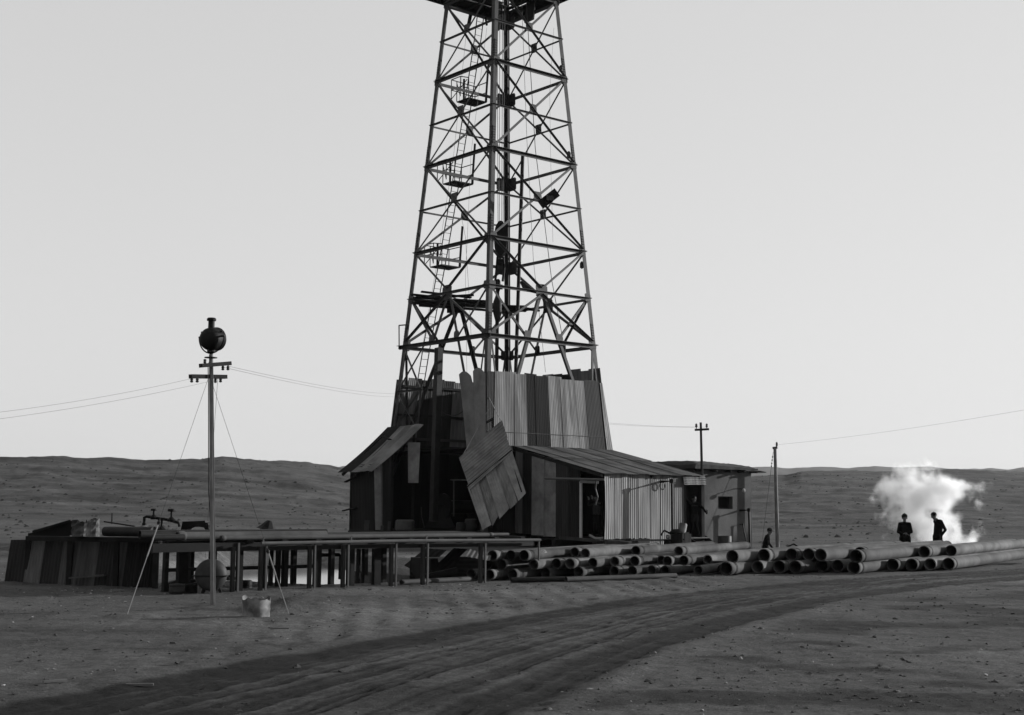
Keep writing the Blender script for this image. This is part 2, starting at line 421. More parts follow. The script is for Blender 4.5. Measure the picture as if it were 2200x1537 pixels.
def make_ground():
    ys = [-9.0]
    while ys[-1] < 480: ys.append(ys[-1] + max(.04, (.0031 if ys[-1] < 34 else .0046) * (ys[-1] + 12)) * (1.0 if ys[-1] < 130 else 1.6))
    ys = np.array(ys)
    aa = np.concatenate([np.linspace(-2.6, -.46, 40)[:-1], np.linspace(-.46, .46, 620), np.linspace(.46, 2.6, 40)[1:]])
    A, Yg = np.meshgrid(aa, ys)
    X = A * (Yg + 13.0)
    Z = gz(X, Yg)
    nr, nc = X.shape
    co = np.stack([X, Yg, Z], -1).reshape(-1, 3)
    idx = np.arange(nr * nc).reshape(nr, nc)
    q = np.stack([idx[:-1, :-1], idx[:-1, 1:], idx[1:, 1:], idx[1:, :-1]], -1).reshape(-1, 4)
    me = bpy.data.meshes.new('ground')
    me.vertices.add(len(co)); me.vertices.foreach_set('co', co.astype(np.float32).ravel())
    me.loops.add(q.size); me.loops.foreach_set('vertex_index', q.astype(np.int32).ravel())
    me.polygons.add(len(q)); me.polygons.foreach_set('loop_start', np.arange(0, q.size, 4, dtype=np.int32))
    me.polygons.foreach_set('use_smooth', np.ones(len(q), bool))
    me.update(calc_edges=True)
    # soil: oil-darkened wheel tracks, pale combed dust, pale spoil heap
    x, y = X.ravel(), Yg.ravel()
    t = road_t(x, y)
    te = t + .02 * fbm(x * 1.6, y * 1.6, 3)
    inroad = sst(-.015, .02, te) * sst(1.05, 1.0, te)
    oil = np.clip(inroad * (.06 + 1.25 * ruts(x, y, t)) + .25 * inroad * sst(13, 9, y), 0, 1)
    oil = np.maximum(oil, .8 * np.exp(-(((x - MOUNDS[0][0].x) / .8) ** 2 + ((y - MOUNDS[0][0].y) / .7) ** 2) * 1.5))
    wet = sst(1.15, .85, pond_d(x, y)); oil = np.maximum(oil, .5 * wet)
    oil = np.maximum(oil, .75 * sst(.08, .3, fbm(x * .5 + 40, y * .9, 3)) * sst(1.0, 1.4, t))
    pale = .55 * sst(.0, -.10, t) * sst(-1.6, -.5, t) * sst(-6.5, -2, x) * sst(7, 2, x)
    pale = pale + .8 * sst(.1, .6, heap_h(x, y)) + .25 * sst(.05, .3, fbm(x * .04 + 2, y * .16, 4)) * sst(60, 90, y)
    pale = pale + 1.8 * sst(4.0, 1.2, pond_d(x, y)) * (1 - wet) * sst(29.5, 32.5, y)
    u_ = x * .78 + y * .62; w_ = -x * .62 + y * .78
    comb = sst(0.0, -.12, t) * sst(-1.1, -.55, t) * sst(-5.5, -2.5, x) * sst(6.5, 3.5, x)
    pale = pale + .22 * comb * np.sin((u_ * 1.9 - w_ * 1.25) * 5.2 + 2 * vnoise(x, y)) * (.4 + 2 * vnoise(x * .8, y * .8))
    pale = np.clip(pale, -.3, 2)
    gul = sst(.90, .975, 1 - np.abs(fbm(x * .022 + 3, y * .05, 4, .55))) * sst(66, 90, y); oil = np.maximum(oil, .45 * gul)
    for nm, arr in (('oil', oil), ('pale', pale)):
        at_ = me.attributes.new(nm, 'FLOAT', 'POINT'); at_.data.foreach_set('value', arr.astype(np.float32))
    m = bpy.data.materials.new('desert_soil'); m.use_nodes = True
    n, l = m.node_tree.nodes, m.node_tree.links; b = n['Principled BSDF']
    b.inputs['Roughness'].default_value = .95; b.inputs['Specular IOR Level'].default_value = .1
    tc = n.new('ShaderNodeTexCoord')
    def noise(sc, det, rgh=.6, st=(1, 1, 1)):
        mp = n.new('ShaderNodeMapping'); mp.inputs['Scale'].default_value = st; l.new(tc.outputs['Object'], mp.inputs[0])
        tx = n.new('ShaderNodeTexNoise'); tx.inputs['Scale'].default_value = sc; tx.inputs['Detail'].default_value = det; tx.inputs['Roughness'].default_value = rgh
        l.new(mp.outputs[0], tx.inputs['Vector']); return tx.outputs['Fac']
    def rng(src, a, b_, c, d):
        r = n.new('ShaderNodeMapRange'); l.new(src, r.inputs['Value'])
        for k, v in zip(('From Min', 'From Max', 'To Min', 'To Max'), (a, b_, c, d)): r.inputs[k].default_value = v
        return r.outputs[0]
    def mul(p, q_):
        mm = n.new('ShaderNodeMath'); mm.operation = 'MULTIPLY'
        for i, z in enumerate((p, q_)):
            if isinstance(z, float): mm.inputs[i].default_value = z
            else: l.new(z, mm.inputs[i])
        return mm.outputs[0]
    def attr(nm):
        a_ = n.new('ShaderNodeAttribute'); a_.attribute_name = nm; return a_.outputs['Fac']
    base = rng(noise(.45, 9, .68), .3, .7, .042, .071)
    base = mul(base, rng(noise(6, 8, .75), .3, .7, .62, 1.38))
    base = mul(base, rng(noise(30, 5, .75), .3, .7, .6, 1.4))
    base = mul(base, rng(noise(.055, 7, .62, (1, 3.2, 1)), .32, .68, .62, 1.4))       # broad streaks of gravel on the slopes
    base = mul(base, rng(noise(23, 3, .6), .60, .70, 1.0, 1.75))                        # pale grit
    base = mul(base, rng(noise(19, 3, .6, (1, 1, 1.7)), .30, .40, .55, 1.0))            # dark grit
    base = mul(base, rng(attr('oil'), 0, 1, 1.0, .20))
    base = mul(base, rng(attr('pale'), 0, 1, 1.0, 1.6))
    scrub = rng(noise(.9, 3, .5, (1, 2.4, 1)), .60, .70, 1.0, .62)                      # low dark scrub tufts
    base = mul(base, scrub)
    l.new(base, b.inputs['Base Color'])
    bp = n.new('ShaderNodeBump'); bp.inputs['Strength'].default_value = .8; bp.inputs['Distance'].default_value = .035
    l.new(noise(24, 10, .75), bp.inputs['Height'])
    bp2 = n.new('ShaderNodeBump'); bp2.inputs['Strength'].default_value = .28; bp2.inputs['Distance'].default_value = .3
    l.new(noise(.7, 8, .7, (1, 2.0, 1)), bp2.inputs['Height']); l.new(bp2.outputs[0], bp.inputs['Normal'])
    l.new(bp.outputs[0], b.inputs['Normal'])
    me.materials.append(m)
    o = bpy.data.objects.new('ground', me); COL.objects.link(o)
    tag(o, 'bare dark desert ground with oily curving wheel tracks and low slopes behind', None, None, 'structure')
make_ground()

# far mountains beyond the slopes
def mountains():
    sky = [(-300, 1012), (300, 1016), (700, 1010), (735, 1003), (755, 1002), (780, 1007), (1000, 1016), (1400, 1010), (1590, 1006), (1640, 1003), (1670, 1004), (1700, 1006), (1725, 1004), (1752, 1001), (1775, 1003), (1800, 1005),
           (1822, 1006), (1850, 1003), (1880, 1002), (1920, 1004), (1960, 1003), (2000, 1003), (2030, 1007), (2090, 1008), (2130, 1004), (2165, 1008), (2200, 1005), (2500, 1004)]
    px = np.linspace(-300, 2500, 420)
    py = np.interp(px, *zip(*sky)) + 3.0 * fbm(px * .035, px * 0, 4)
    D = 2600.0
    vs, nrow = [], 26
    for j in range(nrow):
        f = j / (nrow - 1)
        for i, (a, b_) in enumerate(zip(px, py)):
            top = at(a, b_, D)
            dy = (1 - f) * -700 if f < 1 else 0
            h = top.z * (f ** 1.15) + 26 * math.sin(f * math.pi) * float(_mn[j, i])
            k = (D + dy) / D
            vs.append((top.x * k, D + dy, h if j else -30))
    n_ = len(px); fs = []
    for j in range(nrow - 1):
        for i in range(n_ - 1): fs.append((j * n_ + i, j * n_ + i + 1, (j + 1) * n_ + i + 1, (j + 1) * n_ + i))
    mb = MB(); mb.add(vs, fs)
    o = mb.build('mountains', 'far_rock', None, True)
    tag(o, 'low range of pale far mountains along the skyline', None, None, 'structure')
mat('far_rock', .13, .95, 0, .25, .006)
_jj, _ii = np.meshgrid(np.arange(26) * .35, np.arange(420) * .11, indexing='ij')
_mn = fbm(_ii, _jj, 4)
mountains()

# mud pond under and behind the pipe rack
def pond():
    mb = MB(); vs = [(-5.55, 37.6, -.27)]
    for k in range(64):
        th = 2 * math.pi * k / 64; r = 1.25
        y = 37.6 + 7.2 * r * math.sin(th); x = -5.55 - .155 * (y - 37.5) + 3.3 * r * math.cos(th)
        vs.append((x, y, -.27))
    mb.add(vs, [(0, 1 + k, 1 + (k + 1) % 64) for k in range(64)])
    m = bpy.data.materials.new('still_water'); m.use_nodes = True
    n, l = m.node_tree.nodes, m.node_tree.links; b = n['Principled BSDF']
    b.inputs['Base Color'].default_value = (.03, .03, .03, 1); b.inputs['Roughness'].default_value = .04; b.inputs['IOR'].default_value = 1.34
    b.inputs['Specular IOR Level'].default_value = .5
    tx = n.new('ShaderNodeTexNoise'); tx.inputs['Scale'].default_value = 6; bp = n.new('ShaderNodeBump'); bp.inputs['Strength'].default_value = .03
    l.new(tx.outputs['Fac'], bp.inputs['Height']); l.new(bp.outputs[0], b.inputs['Normal'])
    MATS['still_water'] = m
    o = mb.build('water', 'still_water')
    tag(o, 'still pond of pale mud water behind the pipe rack posts', None, None, 'structure')
pond()

# loose stones, clods and pale litter lying on the soil
def stones(name, N, m, label, cat, smin, smax, seed, near=0.0, strip=0, keep_road=.12):
    rs = np.random.RandomState(seed)
    y = 6.5 + 42 * rs.rand(N) ** (1.9 + near); x = rs.uniform(-.44, .46, N) * (y + 1)
    if strip:
        px = rs.uniform(100, 1550, strip); py = rs.normal(1266 - (px - 100) * .010, 10, strip)
        g = np.array([tuple(atz(a, b, 0))[:2] for a, b in zip(px, py)]); x = np.concatenate([x, g[:, 0]]); y = np.concatenate([y, g[:, 1]])
    t = road_t(x, y); k = ((t < -.03) | (t > 1.03) | (rs.rand(len(x)) < keep_road)) & (pond_d(x, y) > 1.5)
    k &= (fbm(x * .6 + seed, y * .6, 3) + rs.rand(len(x)) * .9 > .25)
    x, y = x[k], y[k]; z = gz(x, y); n = len(x)
    r = smin + (smax - smin) * rs.rand(n) ** 2.6
    base = np.array(((1, 0, 0), (-1, 0, 0), (0, 1, 0), (0, -1, 0), (0, 0, 1), (0, 0, -.4), (.6, .6, .5), (-.6, .6, .5), (.6, -.6, .5), (-.6, -.6, .5)), float)
    j = rs.uniform(.55, 1.3, (n, 10, 1)); co = base[None] * j * r[:, None, None]
    ax = rs.uniform(.6, 1.5, (n, 1, 3)); ax[:, :, 2] *= .62; co = co * ax
    th = rs.uniform(0, 6.28, n); c, s_ = np.cos(th)[:, None], np.sin(th)[:, None]
    cx, cy = co[:, :, 0] * c - co[:, :, 1] * s_, co[:, :, 0] * s_ + co[:, :, 1] * c
    co = np.stack([cx + x[:, None], cy + y[:, None], co[:, :, 2] + z[:, None]], -1)
    tri = np.array([(4, 6, 7), (4, 7, 9), (4, 9, 8), (4, 8, 6), (6, 0, 2), (6, 2, 7), (7, 2, 1), (7, 1, 9), (9, 1, 3), (9, 3, 8), (8, 3, 0), (8, 0, 6)])
    f = (np.arange(n)[:, None, None] * 10 + tri[None]).reshape(-1, 3)
    me = bpy.data.meshes.new(name); me.from_pydata(co.reshape(-1, 3).tolist(), [], f.tolist()); me.materials.append(M(m))
    o = bpy.data.objects.new(name, me); COL.objects.link(o); tag(o, label, cat, None, 'stuff')
mat('pale_stone', .40, .9, 0, .4, 5); mat('clod', .09, .95, 0, .4, 5)
stones('gravel', 7500, 'stone', 'scattered grey stones lying on the bare soil', 'gravel', .005, .032, 5, .3, 500)
stones('clods', 4500, 'clod', 'small dark clods of earth lying on the bare soil', 'clods', .006, .038, 6, .2, 200, .3)
stones('litter', 1500, 'pale_stone', 'scattered pale stone chips on the bare soil', 'litter', .007, .034, 8, 0, 330, .05)
for i, (px, py, L, a) in enumerate([(600, 1353, .26, 10), (300, 1474, .25, 8), (118, 1474, .22, 35)]):
    q = atz(px, py, 0); q.z = gz1(q.x, q.y) + .015
    d = V((math.cos(R(a)), math.sin(R(a)), 0)) * L / 2
    mb = MB().beam(q - d, q + d, .03, .02)
    single('wood_stick', mb, 'pale_timber', ['pale stick lying on the soil just below the cut drum', 'pale stick lying on the oily lower wheel track', 'pale stick at the edge of the road near the lower left corner'][i], 'stick', 'sticks on the soil')

# low scrub dotted over the slopes
def scrub():
    rs = np.random.RandomState(21); N = 4500
    y = 62 + 250 * rs.rand(N) ** 1.3; x = rs.uniform(-.47, .47, N) * y
    keep = fbm(x * .03 + 9, y * .06, 3) + rs.rand(N) * .9 > .35
    x, y = x[keep], y[keep]; z = gz(x, y); n = len(x)
    w = rs.uniform(.05, .17, n) * rs.uniform(.5, 1.2, n) * (1 + y / 240); h = w * rs.uniform(.3, .7, n)
    ring = np.array([(1, 0), (.5, .8), (-.5, .8), (-1, 0), (-.5, -.8), (.5, -.8)])
    co = np.zeros((n, 8, 3))
    jit = rs.uniform(.6, 1.35, (n, 6))
    for k in range(6):
        co[:, k, 0] = x + ring[k, 0] * w * jit[:, k]; co[:, k, 1] = y + ring[k, 1] * w * jit[:, k]; co[:, k, 2] = z - .03
    co[:, 6, 0] = x - w * .2; co[:, 6, 1] = y; co[:, 6, 2] = z + h
    co[:, 7, 0] = x + w * .45; co[:, 7, 1] = y; co[:, 7, 2] = z + h * .7
    tri = np.array([(0, 1, 7), (1, 2, 6), (1, 6, 7), (2, 3, 6), (3, 4, 6), (4, 5, 6), (5, 7, 6), (5, 0, 7)])
    f = (np.arange(n)[:, None, None] * 8 + tri[None]).reshape(-1, 3)
    me = bpy.data.meshes.new('scrub'); me.from_pydata(co.reshape(-1, 3).tolist(), [], f.tolist())
    mat('scrub', .085, .95, 0, .4, .3); me.materials.append(M('scrub'))
    o = bpy.data.objects.new('scrub', me); COL.objects.link(o)
    tag(o, 'low dark scrub dotted over the slopes behind the derrick', 'scrub', None, 'stuff')
scrub()
# ================================================================ THE DERRICK
DC, TH, DA, DB = V((-.605, 60.0, 0)), -.0928, 5.30, .1086
def corner(c, z):
    hd = DA - DB * z; a = TH - math.pi / 2 + c * math.pi / 2
    return V((DC.x + hd * math.cos(a), DC.y + hd * math.sin(a), z))
def fp(k, s, z, out=0.0):           # point on face k (0 right front, 1 right back, 2 left back, 3 left front)
    p, q = corner(k % 4, z), corner((k + 1) % 4, z)
    return p.lerp(q, s) + fn(k) * out
def fn(k):
    a = TH - math.pi / 4 + k * math.pi / 2
    return V((math.cos(a), math.sin(a), 0))
def fu(k): return (corner((k + 1) % 4, 5) - corner(k % 4, 5)).normalized()
L0, L1, L2, L3, L4, L5, LB = 24.72, 21.04, 17.03, 13.05, 8.80, 4.7, .62
M1, M2, M3, M4 = 22.92, 18.98, 15.0, 10.92
TOP = 29.2
dk = Thing('oil_derrick', (DC.x, DC.y, 0), 'tall tapering steel lattice oil derrick with riveted legs', 'derrick')
UPZ = V((0, 0, 1))
for c in range(4):
    mb = MB(); kp, kn = (c - 1) % 4, c % 4
    mb.angle(corner(c, .08), corner(c, TOP), fu(kn), -fu(kp), .205, .022)
    leg = dk.part('leg', mb, 'derrick_steel')
    for z in (L1, L2, L3, L4, L5):      # riveted splice plates
        mb = MB()
        for k, d in ((kn, fu(kn)), (kp, -fu(kp))):
            o = fn(k) * .012
            a, b = corner(c, z + .12) + o + d * .02, corner(c, z + .95) + o + d * .02
            mb.beam(a + d * .08, b + d * .08, .15, .02, d)
            for r in range(7):
                for w in (.04, .12):
                    q = a.lerp(b, (r + .5) / 7) + d * w + fn(k) * .018
                    mb.box(q, (.03, .03, .03), math.atan2(fn(k).y, fn(k).x))
        dk.part('splice_plate', mb, 'derrick_steel', parent=leg)
    mb = MB(); q = corner(c, 0); mb.box((q.x, q.y, .2), (.8, .8, .7), TH + .78)
    dk.part('footing', mb, 'stone')
def girt(k, z, w, s0=0.0, s1=1.0, out=.0, name='girt', flange=None):
    mb = MB(); p, q = fp(k, s0, z, out), fp(k, s1, z, out)
    mb.angle(p, q, -UPZ, fn(k), w, .014, flange or w * .85)
    return dk.part(name, mb, 'derrick_steel')
def brace(k, a, b, w=.085, out=0.0, name='brace'):
    p, q = fp(k, a[0], a[1], out), fp(k, b[0], b[1], out)
    d = (q - p).normalized(); side = fn(k).cross(d)
    if side.z > 0: side = -side
    fd = fn(k) if out > 0 else -fn(k)
    mb = MB(); mb.angle(p - side * w / 2, q - side * w / 2, side, fd, w, .012, w * .75)
    return dk.part(name, mb, 'derrick_steel')
def gusset(k, s, z, w, h, out=.018, clip=.25):
    c0 = fp(k, s, z, out); u = fu(k); n = fn(k)
    up = (fp(k, s, z + 1, out) - c0).normalized()
    a, b = w / 2, h / 2; ca, cb = a * (1 - clip), b * (1 - clip)
    prof = [(-a, -cb), (-ca, -b), (ca, -b), (a, -cb), (a, cb), (ca, b), (-ca, b), (-a, cb)]
    vs = [c0 + u * x + up * y for x, y in prof] + [c0 + u * x + up * y - n * .014 for x, y in prof]
    fs = [tuple(range(8)), tuple(range(15, 7, -1))] + [(i, i + 8, (i + 1) % 8 + 8, (i + 1) % 8) for i in range(8)]
    mb = MB(); mb.add(vs, fs)
    return dk.part('gusset_plate', mb, 'derrick_steel')
panels = [(TOP, L0, 27.0), (L0, L1, M1), (L1, L2, M2), (L2, L3, M3)]
for k in range(4):
    for z in (L0, L1, L2, L3):
        girt(k, z, .15)
        gusset(k, .035, z - .04, .36, .36); gusset(k, .965, z - .04, .36, .36)
        if k == 1: gusset(k, .93, z - .1, .62, .62)
        if k == 2: gusset(k, .07, z - .1, .62, .62)
    for (zt, zb, zm) in panels:
        girt(k, zm, .085)
        brace(k, (.03, zt - .1), (.97, zb + .05), .09, .02); brace(k, (.97, zt - .1), (.03, zb + .05), .09, -.03)
        ht, hb = DA - DB * zt, DA - DB * zb
        zc = zb + (zt - zb) * hb / (hb + ht)
        gusset(k, .5, zc, .40, .44, .03, .12)
    # lowest bay: inverted V posts under the middle of the upper girt, half-panel crosses
    girt(k, M4, .12)
    girt(k, L4, .17, -.035 if k in (0, 3) else 0, 1.035 if k in (2, 3) else 1.0, .03, 'girder', .16)
    brace(k, (.03, L3 - .1), (.5, M4 + .1), .10, .01); brace(k, (.97, L3 - .1), (.5, M4 + .1), .10, .01)
    gusset(k, .5, M4 - .02, .66, .66, .03, .34)
    gusset(k, .03, M4, .34, .36); gusset(k, .97, M4, .34, .36); gusset(k, .035, L4, .4, .45); gusset(k, .965, L4, .4, .45)
    def asp(sg, z):     # where the splayed post stands at height z
        half = (DA - DB * z) * 2 ** .5
        return .5 + sg * (.06 + .40 * (M4 - z)) / half
    for sg in (-1, 1):
        e = .03 if sg < 0 else .97
        zb_ = L4 if (k == 3 and sg < 0) else 2.7
        mb = MB(); p, q = fp(k, .5 + sg * .012, M4 - .1, -.03), fp(k, asp(sg, zb_), zb_, -.03)
        mb.angle(p, q, fu(k), -fn(k), .15, .014, .13); dk.part('splayed_post', mb, 'derrick_steel')
        brace(k, (.5, M4 - .15), (e, L4 + .12), .11, .02)
        brace(k, (e, M4 - .1), (asp(sg, L4), L4 + .05), .10, -.05)
        if not (k == 3 and sg < 0): brace(k, (e, L4 - .15), (asp(sg, L5), L5), .09, .0)
        gusset(k, asp(sg, L4), L4 + .1, .34, .42, .02, .3)
        if not (k == 3): brace(k, (asp(sg, L5 + 1.2), L5 + 1.2), (e, L5 - 1.5), .08, -.02)
    if k != 3: girt(k, L5, .12)
# tall dark post and small braced bay in the open left front face
mb = MB(); p = at(931, 1120, 57.3); q = at(943, 748, 57.6); mb.beam(p, q, .27, .27, fu(3)); dk.part('post', mb, 'dark_iron')
sl, sr = 1.0, .62
for z in (6.75,):
    girt(3, z, .09, .0, .30)
def bay(a, b, w=.06): brace(3, a, b, w, .02)
bay((.015, 6.6), (.28, 5.0)); bay((.27, 6.6), (.015, 5.0))
mb = MB(); mb.beam(fp(3, .285, 6.9), fp(3, .285, 4.9), .07, .07); dk.part('post', mb, 'derrick_steel')
mb = MB(); mb.beam(fp(3, .015, L4 - .1), fp(3, .27, 6.8), .07, .05); dk.part('brace', mb, 'derrick_steel')
mb = MB(); mb.beam(fp(3, .27, L4 - .1), fp(3, .015, 6.8), .05, .05); dk.part('brace', mb, 'derrick_steel')
# short outrigger frame at the left end of the heavy girder
mb = MB(); e = fp(3, -.04, L4, .03); mb.beam(e, e + V((-.02, 0, .95)), .05, .05); mb.beam(e + V((-.02, 0, .95)), fp(3, .01, L4 + .95), .05, .05); dk.part('outrigger', mb, 'derrick_steel')

# walkway round the derrick at the top of the picture: boards on bearers, one board at a time
hz = L0 + .42
for k in range(4):
    half = (DA - DB * hz) / 2 ** .5
    u, n = fu(k), fn(k); c0 = fp(k, .5, hz + .1)
    for j in range(4):
        w0 = .04 + j * .19; ext = half + w0 + .05
        mb = MB(); dz = random.uniform(0, .02)
        p, q = c0 + n * (w0 + .1) - u * ext + UPZ * dz, c0 + n * (w0 + .1) + u * (ext + random.uniform(-.1, .12)) + UPZ * dz
        mb.beam(p, q, .18, .05, n); dk.part('walkway_board', mb, 'tarred_boards')
    for s in (-.9, -.45, 0, .45, .9):
        mb = MB(); p = c0 + u * (half * s) - UPZ * .1; mb.beam(p - n * .15, p + n * .84, .07, .13); dk.part('bearer', mb, 'timber_dark')
    mb = MB(); mb.beam(c0 + n * .82 - u * (half + .82) - UPZ * .12, c0 + n * .82 + u * (half + .82) - UPZ * .12, .06, .2, n); dk.part('edge_beam', mb, 'timber_dark')
    if k in (1, 2):      # rough inner stage of loose boards seen from below
        for j in range(3):
            mb = MB(); w0 = -.2 - j * .26; p = c0 + n * w0 - u * (half * random.uniform(.5, .95)); q = c0 + n * w0 + u * (half * random.uniform(.3, .9))
            mb.beam(p, q, .22, .045, n); dk.part('walkway_board', mb, 'tarred_boards')
mb = MB(); p = at(1141, -30, 61.2); mb.beam(at(1137, 46, 61.0), at(1150, -80, 61.4), .62, .08, fu(1)); dk.part('hanging_board', mb, 'tarred_boards')
mb = MB(); mb.beam(at(1005, 62, 61.5), at(1012, 28, 61.5), .16, .1); dk.part('pulley_block', mb, 'black_iron')
mb = MB(); mb.beam(at(1046, 55, 61.5), at(1043, 38, 61.5), .1, .06); dk.part('hook', mb, 'black_iron')

# ladder up the left back face with three railed landings
LZ = [(.5, .86), (8.8, .76), (13.2, .67), (16., .61), (19.5, .53), (23.8, .41), (TOP, .26)]
def lad(z, d, out=.22): return fp(2, float(np.interp(z, *zip(*LZ))), z, out) + fu(2) * d
for d_ in (-.19, .19):
    mb0 = MB(); mb0.tube([lad(z_, d_) for z_ in (.8, 8.8, 13.2, 16, 19.5, 23.8, TOP)], .026, 5); dk.part('ladder_rail', mb0, 'dark_iron')
z = 6.0
while z < TOP:
    mb = MB(); mb.tube([lad(z, -.19), lad(z, .19)], .012, 5); dk.part('rung', mb, 'dark_iron'); z += .33
for zl, s_l in ((L1, .40), (L2, .52), (L3, .60)):
    u, n = fu(2), fn(2); zz = zl - .35
    c0 = fp(2, s_l, zz, .0)
    P = lambda a, b, h=0: c0 + u * a + n * b + UPZ * h
    mb = MB(); mb.hexa([P(-.55, .08), P(.55, .08), P(.55, 1.0), P(-.55, 1.0), P(-.55, .08, .05), P(.55, .08, .05), P(.55, 1.0, .05), P(-.55, 1.0, .05)])
    land = dk.part('landing', mb, 'black_iron')
    for (a, b) in ((-.55, .08), (.55, .08), (.55, 1.0), (-.55, 1.0), (.95, .9), (.95, .2)):
        mb = MB(); mb.beam(P(a, b, .05), P(a, b, 1.0), .04, .04); dk.part('railing_post', mb, 'dark_iron', parent=land)
    for h in (.5, 1.0):
        for (a, b, c, d) in ((-.55, 1.0, .95, .9), (.95, .9, .95, .2), (.95, .2, .55, .08), (-.55, .08, -.55, 1.0)):
            mb = MB(); mb.beam(P(a, b, h), P(c, d, h), .035, .035); dk.part('railing', mb, 'dark_iron', parent=land)
    mb = MB(); mb.beam(P(.95, .9, .05), P(.55, .2, .95), .03, .03); mb.beam(P(.95, .2, .05), P(.6, .95, .95), .03, .03); dk.part('railing_brace', mb, 'dark_iron', parent=land)
    mb = MB(); mb.beam(P(-.5, .1, .05), P(-.52, -.06, 1.95), .10, .07); dk.part('hanger', mb, 'dark_iron', parent=land)
    mb = MB(); mb.beam(P(.2, .9, .05), P(.2, .9, 1.2), .1, .07); dk.part('hanger', mb, 'dark_iron', parent=land)
# stabbing stage: loose planks lying on the girts at mid height
plank_spots = [((888, 640), (1052, 648), 59.3, .05), ((905, 627), (1012, 640), 59.0, .10), ((890, 645), (1000, 652), 58.7, .02), ((884, 633), (950, 640), 58.9, .06),
               ((935, 640), (1018, 634), 58.6, .02), ((975, 643), (1140, 664), 60.5, .05), ((985, 650), (1160, 668), 61.3, .05), ((955, 655), (1128, 659), 60.2, .0), ((900, 657), (1075, 669), 61.5, .0), ((896, 649), (1060, 661), 60.8, 0), ((888, 652), (1000, 658), 60.0, 0), ((1000, 657), (1130, 669), 62.0, 0), ((893, 636), (985, 646), 59.9, 0), ((940, 650), (1100, 664), 61.8, 0), ((915, 641), (1035, 652), 60.4, 0)]
for i, ((x0, y0), (x1, y1), Y, dz) in enumerate(plank_spots):
    mb = MB(); mb.beam(at(x0, y0, Y), at(x1, y1, Y + .6 * (i % 2)), .30, .065, V((.2, 1, 0))); dk.part('plank', mb, 'timber_dark')
mb = MB(); mb.beam(at(978, 672, 61.2), at(978, 652, 61.2), .75, .3); dk.part('gear_box', mb, 'black_iron')

# ---- hoisting gear hanging in the middle
CX, CY = DC.x, DC.y
def mid(px, py, Y=60.0): return at(px, py, Y)
tb = Thing('travelling_block', tuple(mid(1075, 560)), 'heavy sheaved travelling block hanging in the middle of the derrick', 'pulley block')
p, q = mid(1075, 553), mid(1076, 478)
for j in range(5):
    y0 = CY - .36 + j * .18
    mb = MB()
    c_ = (p + q) / 2; hh = (q.z - p.z) / 2; prof = []
    for s_ in range(20):
        th = 2 * math.pi * s_ / 20; prof.append((c_.x + .30 * math.cos(th), c_.z + hh * math.sin(th) * (1 if math.sin(th) > 0 else 1)))
    vs = [(x, y0 - .035, z) for x, z in prof] + [(x, y0 + .035, z) for x, z in prof]
    fs = [tuple(range(19, -1, -1)), tuple(range(20, 40))] + [(i, (i + 1) % 20, (i + 1) % 20 + 20, i + 20) for i in range(20)]
    mb.add(vs, fs); tb.part('cheek_plate', mb, 'black_iron')
mb = MB(); mb.tube([(c_.x, CY - .5, c_.z), (c_.x, CY + .5, c_.z)], .09, 10); tb.part('sheave_pin', mb, 'dark_iron')
for s_ in (-1, 1):
    mb = MB(); mb.tube([mid(1075 + s_ * 6, 552), mid(1075 + s_ * 8, 575), mid(1072 + s_ * 8, 605)], .055, 8); tb.part('bail', mb, 'black_iron')
mb = MB(); mb.box(tuple(mid(1075, 563)), (.34, .3, .22)); tb.part('clevis', mb, 'black_iron')
hk = Thing('hook_and_swivel', tuple(mid(1070, 640)), 'dark hook and swivel below the travelling block', 'hook')
mb = MB(); a = mid(1070, 600); mb.lathe([(.05, .0), (.11, -.08), (.13, -.3), (.10, -.5), (.05, -.6)], a, (0, 0, 1), 12); hk.part('hook_body', mb, 'black_iron', True)
mb = MB(); mb.box(tuple(mid(1068, 617)), (.5, .3, .18)); hk.part('elevator', mb, 'dark_iron')
mb = MB(); mb.tube([mid(1069, 625), mid(1068, 690), mid(1067, 800), mid(1064, 900)], .085, 10); hk.part('kelly_pipe', mb, 'dark_iron', True)
mb = MB(); mb.lathe([(.09, -1.1), (.2, -.7), (.2, -.2), (.09, .1)], mid(1069, 640), (0, 0, 1), 12); hk.part('swivel', mb, 'dark_iron', True)
# pipe standing in the derrick and a tube painted black for back-leg shade
mb = MB(); mb.tube([at(1123, 336, 60.6), at(1108, 800, 60.2), at(1100, 1110, 60.0)], .085, 10)
single('standing_drill_pipe', mb, 'dark_iron', 'long slanting drill pipe leaning inside the derrick', 'pipe', smooth=True)
mb = MB(); bk = corner(2, .6); tp = corner(2, TOP)
mb.tube([V((bk.x - .03, bk.y - .5, .6)), V((tp.x - .03, tp.y - .42, TOP))], .105, 12)
single('leg_shade_tube', mb, 'black_iron', 'thick tube along the back leg of the derrick, painted black for shaded leg faces', 'pipe', smooth=True)
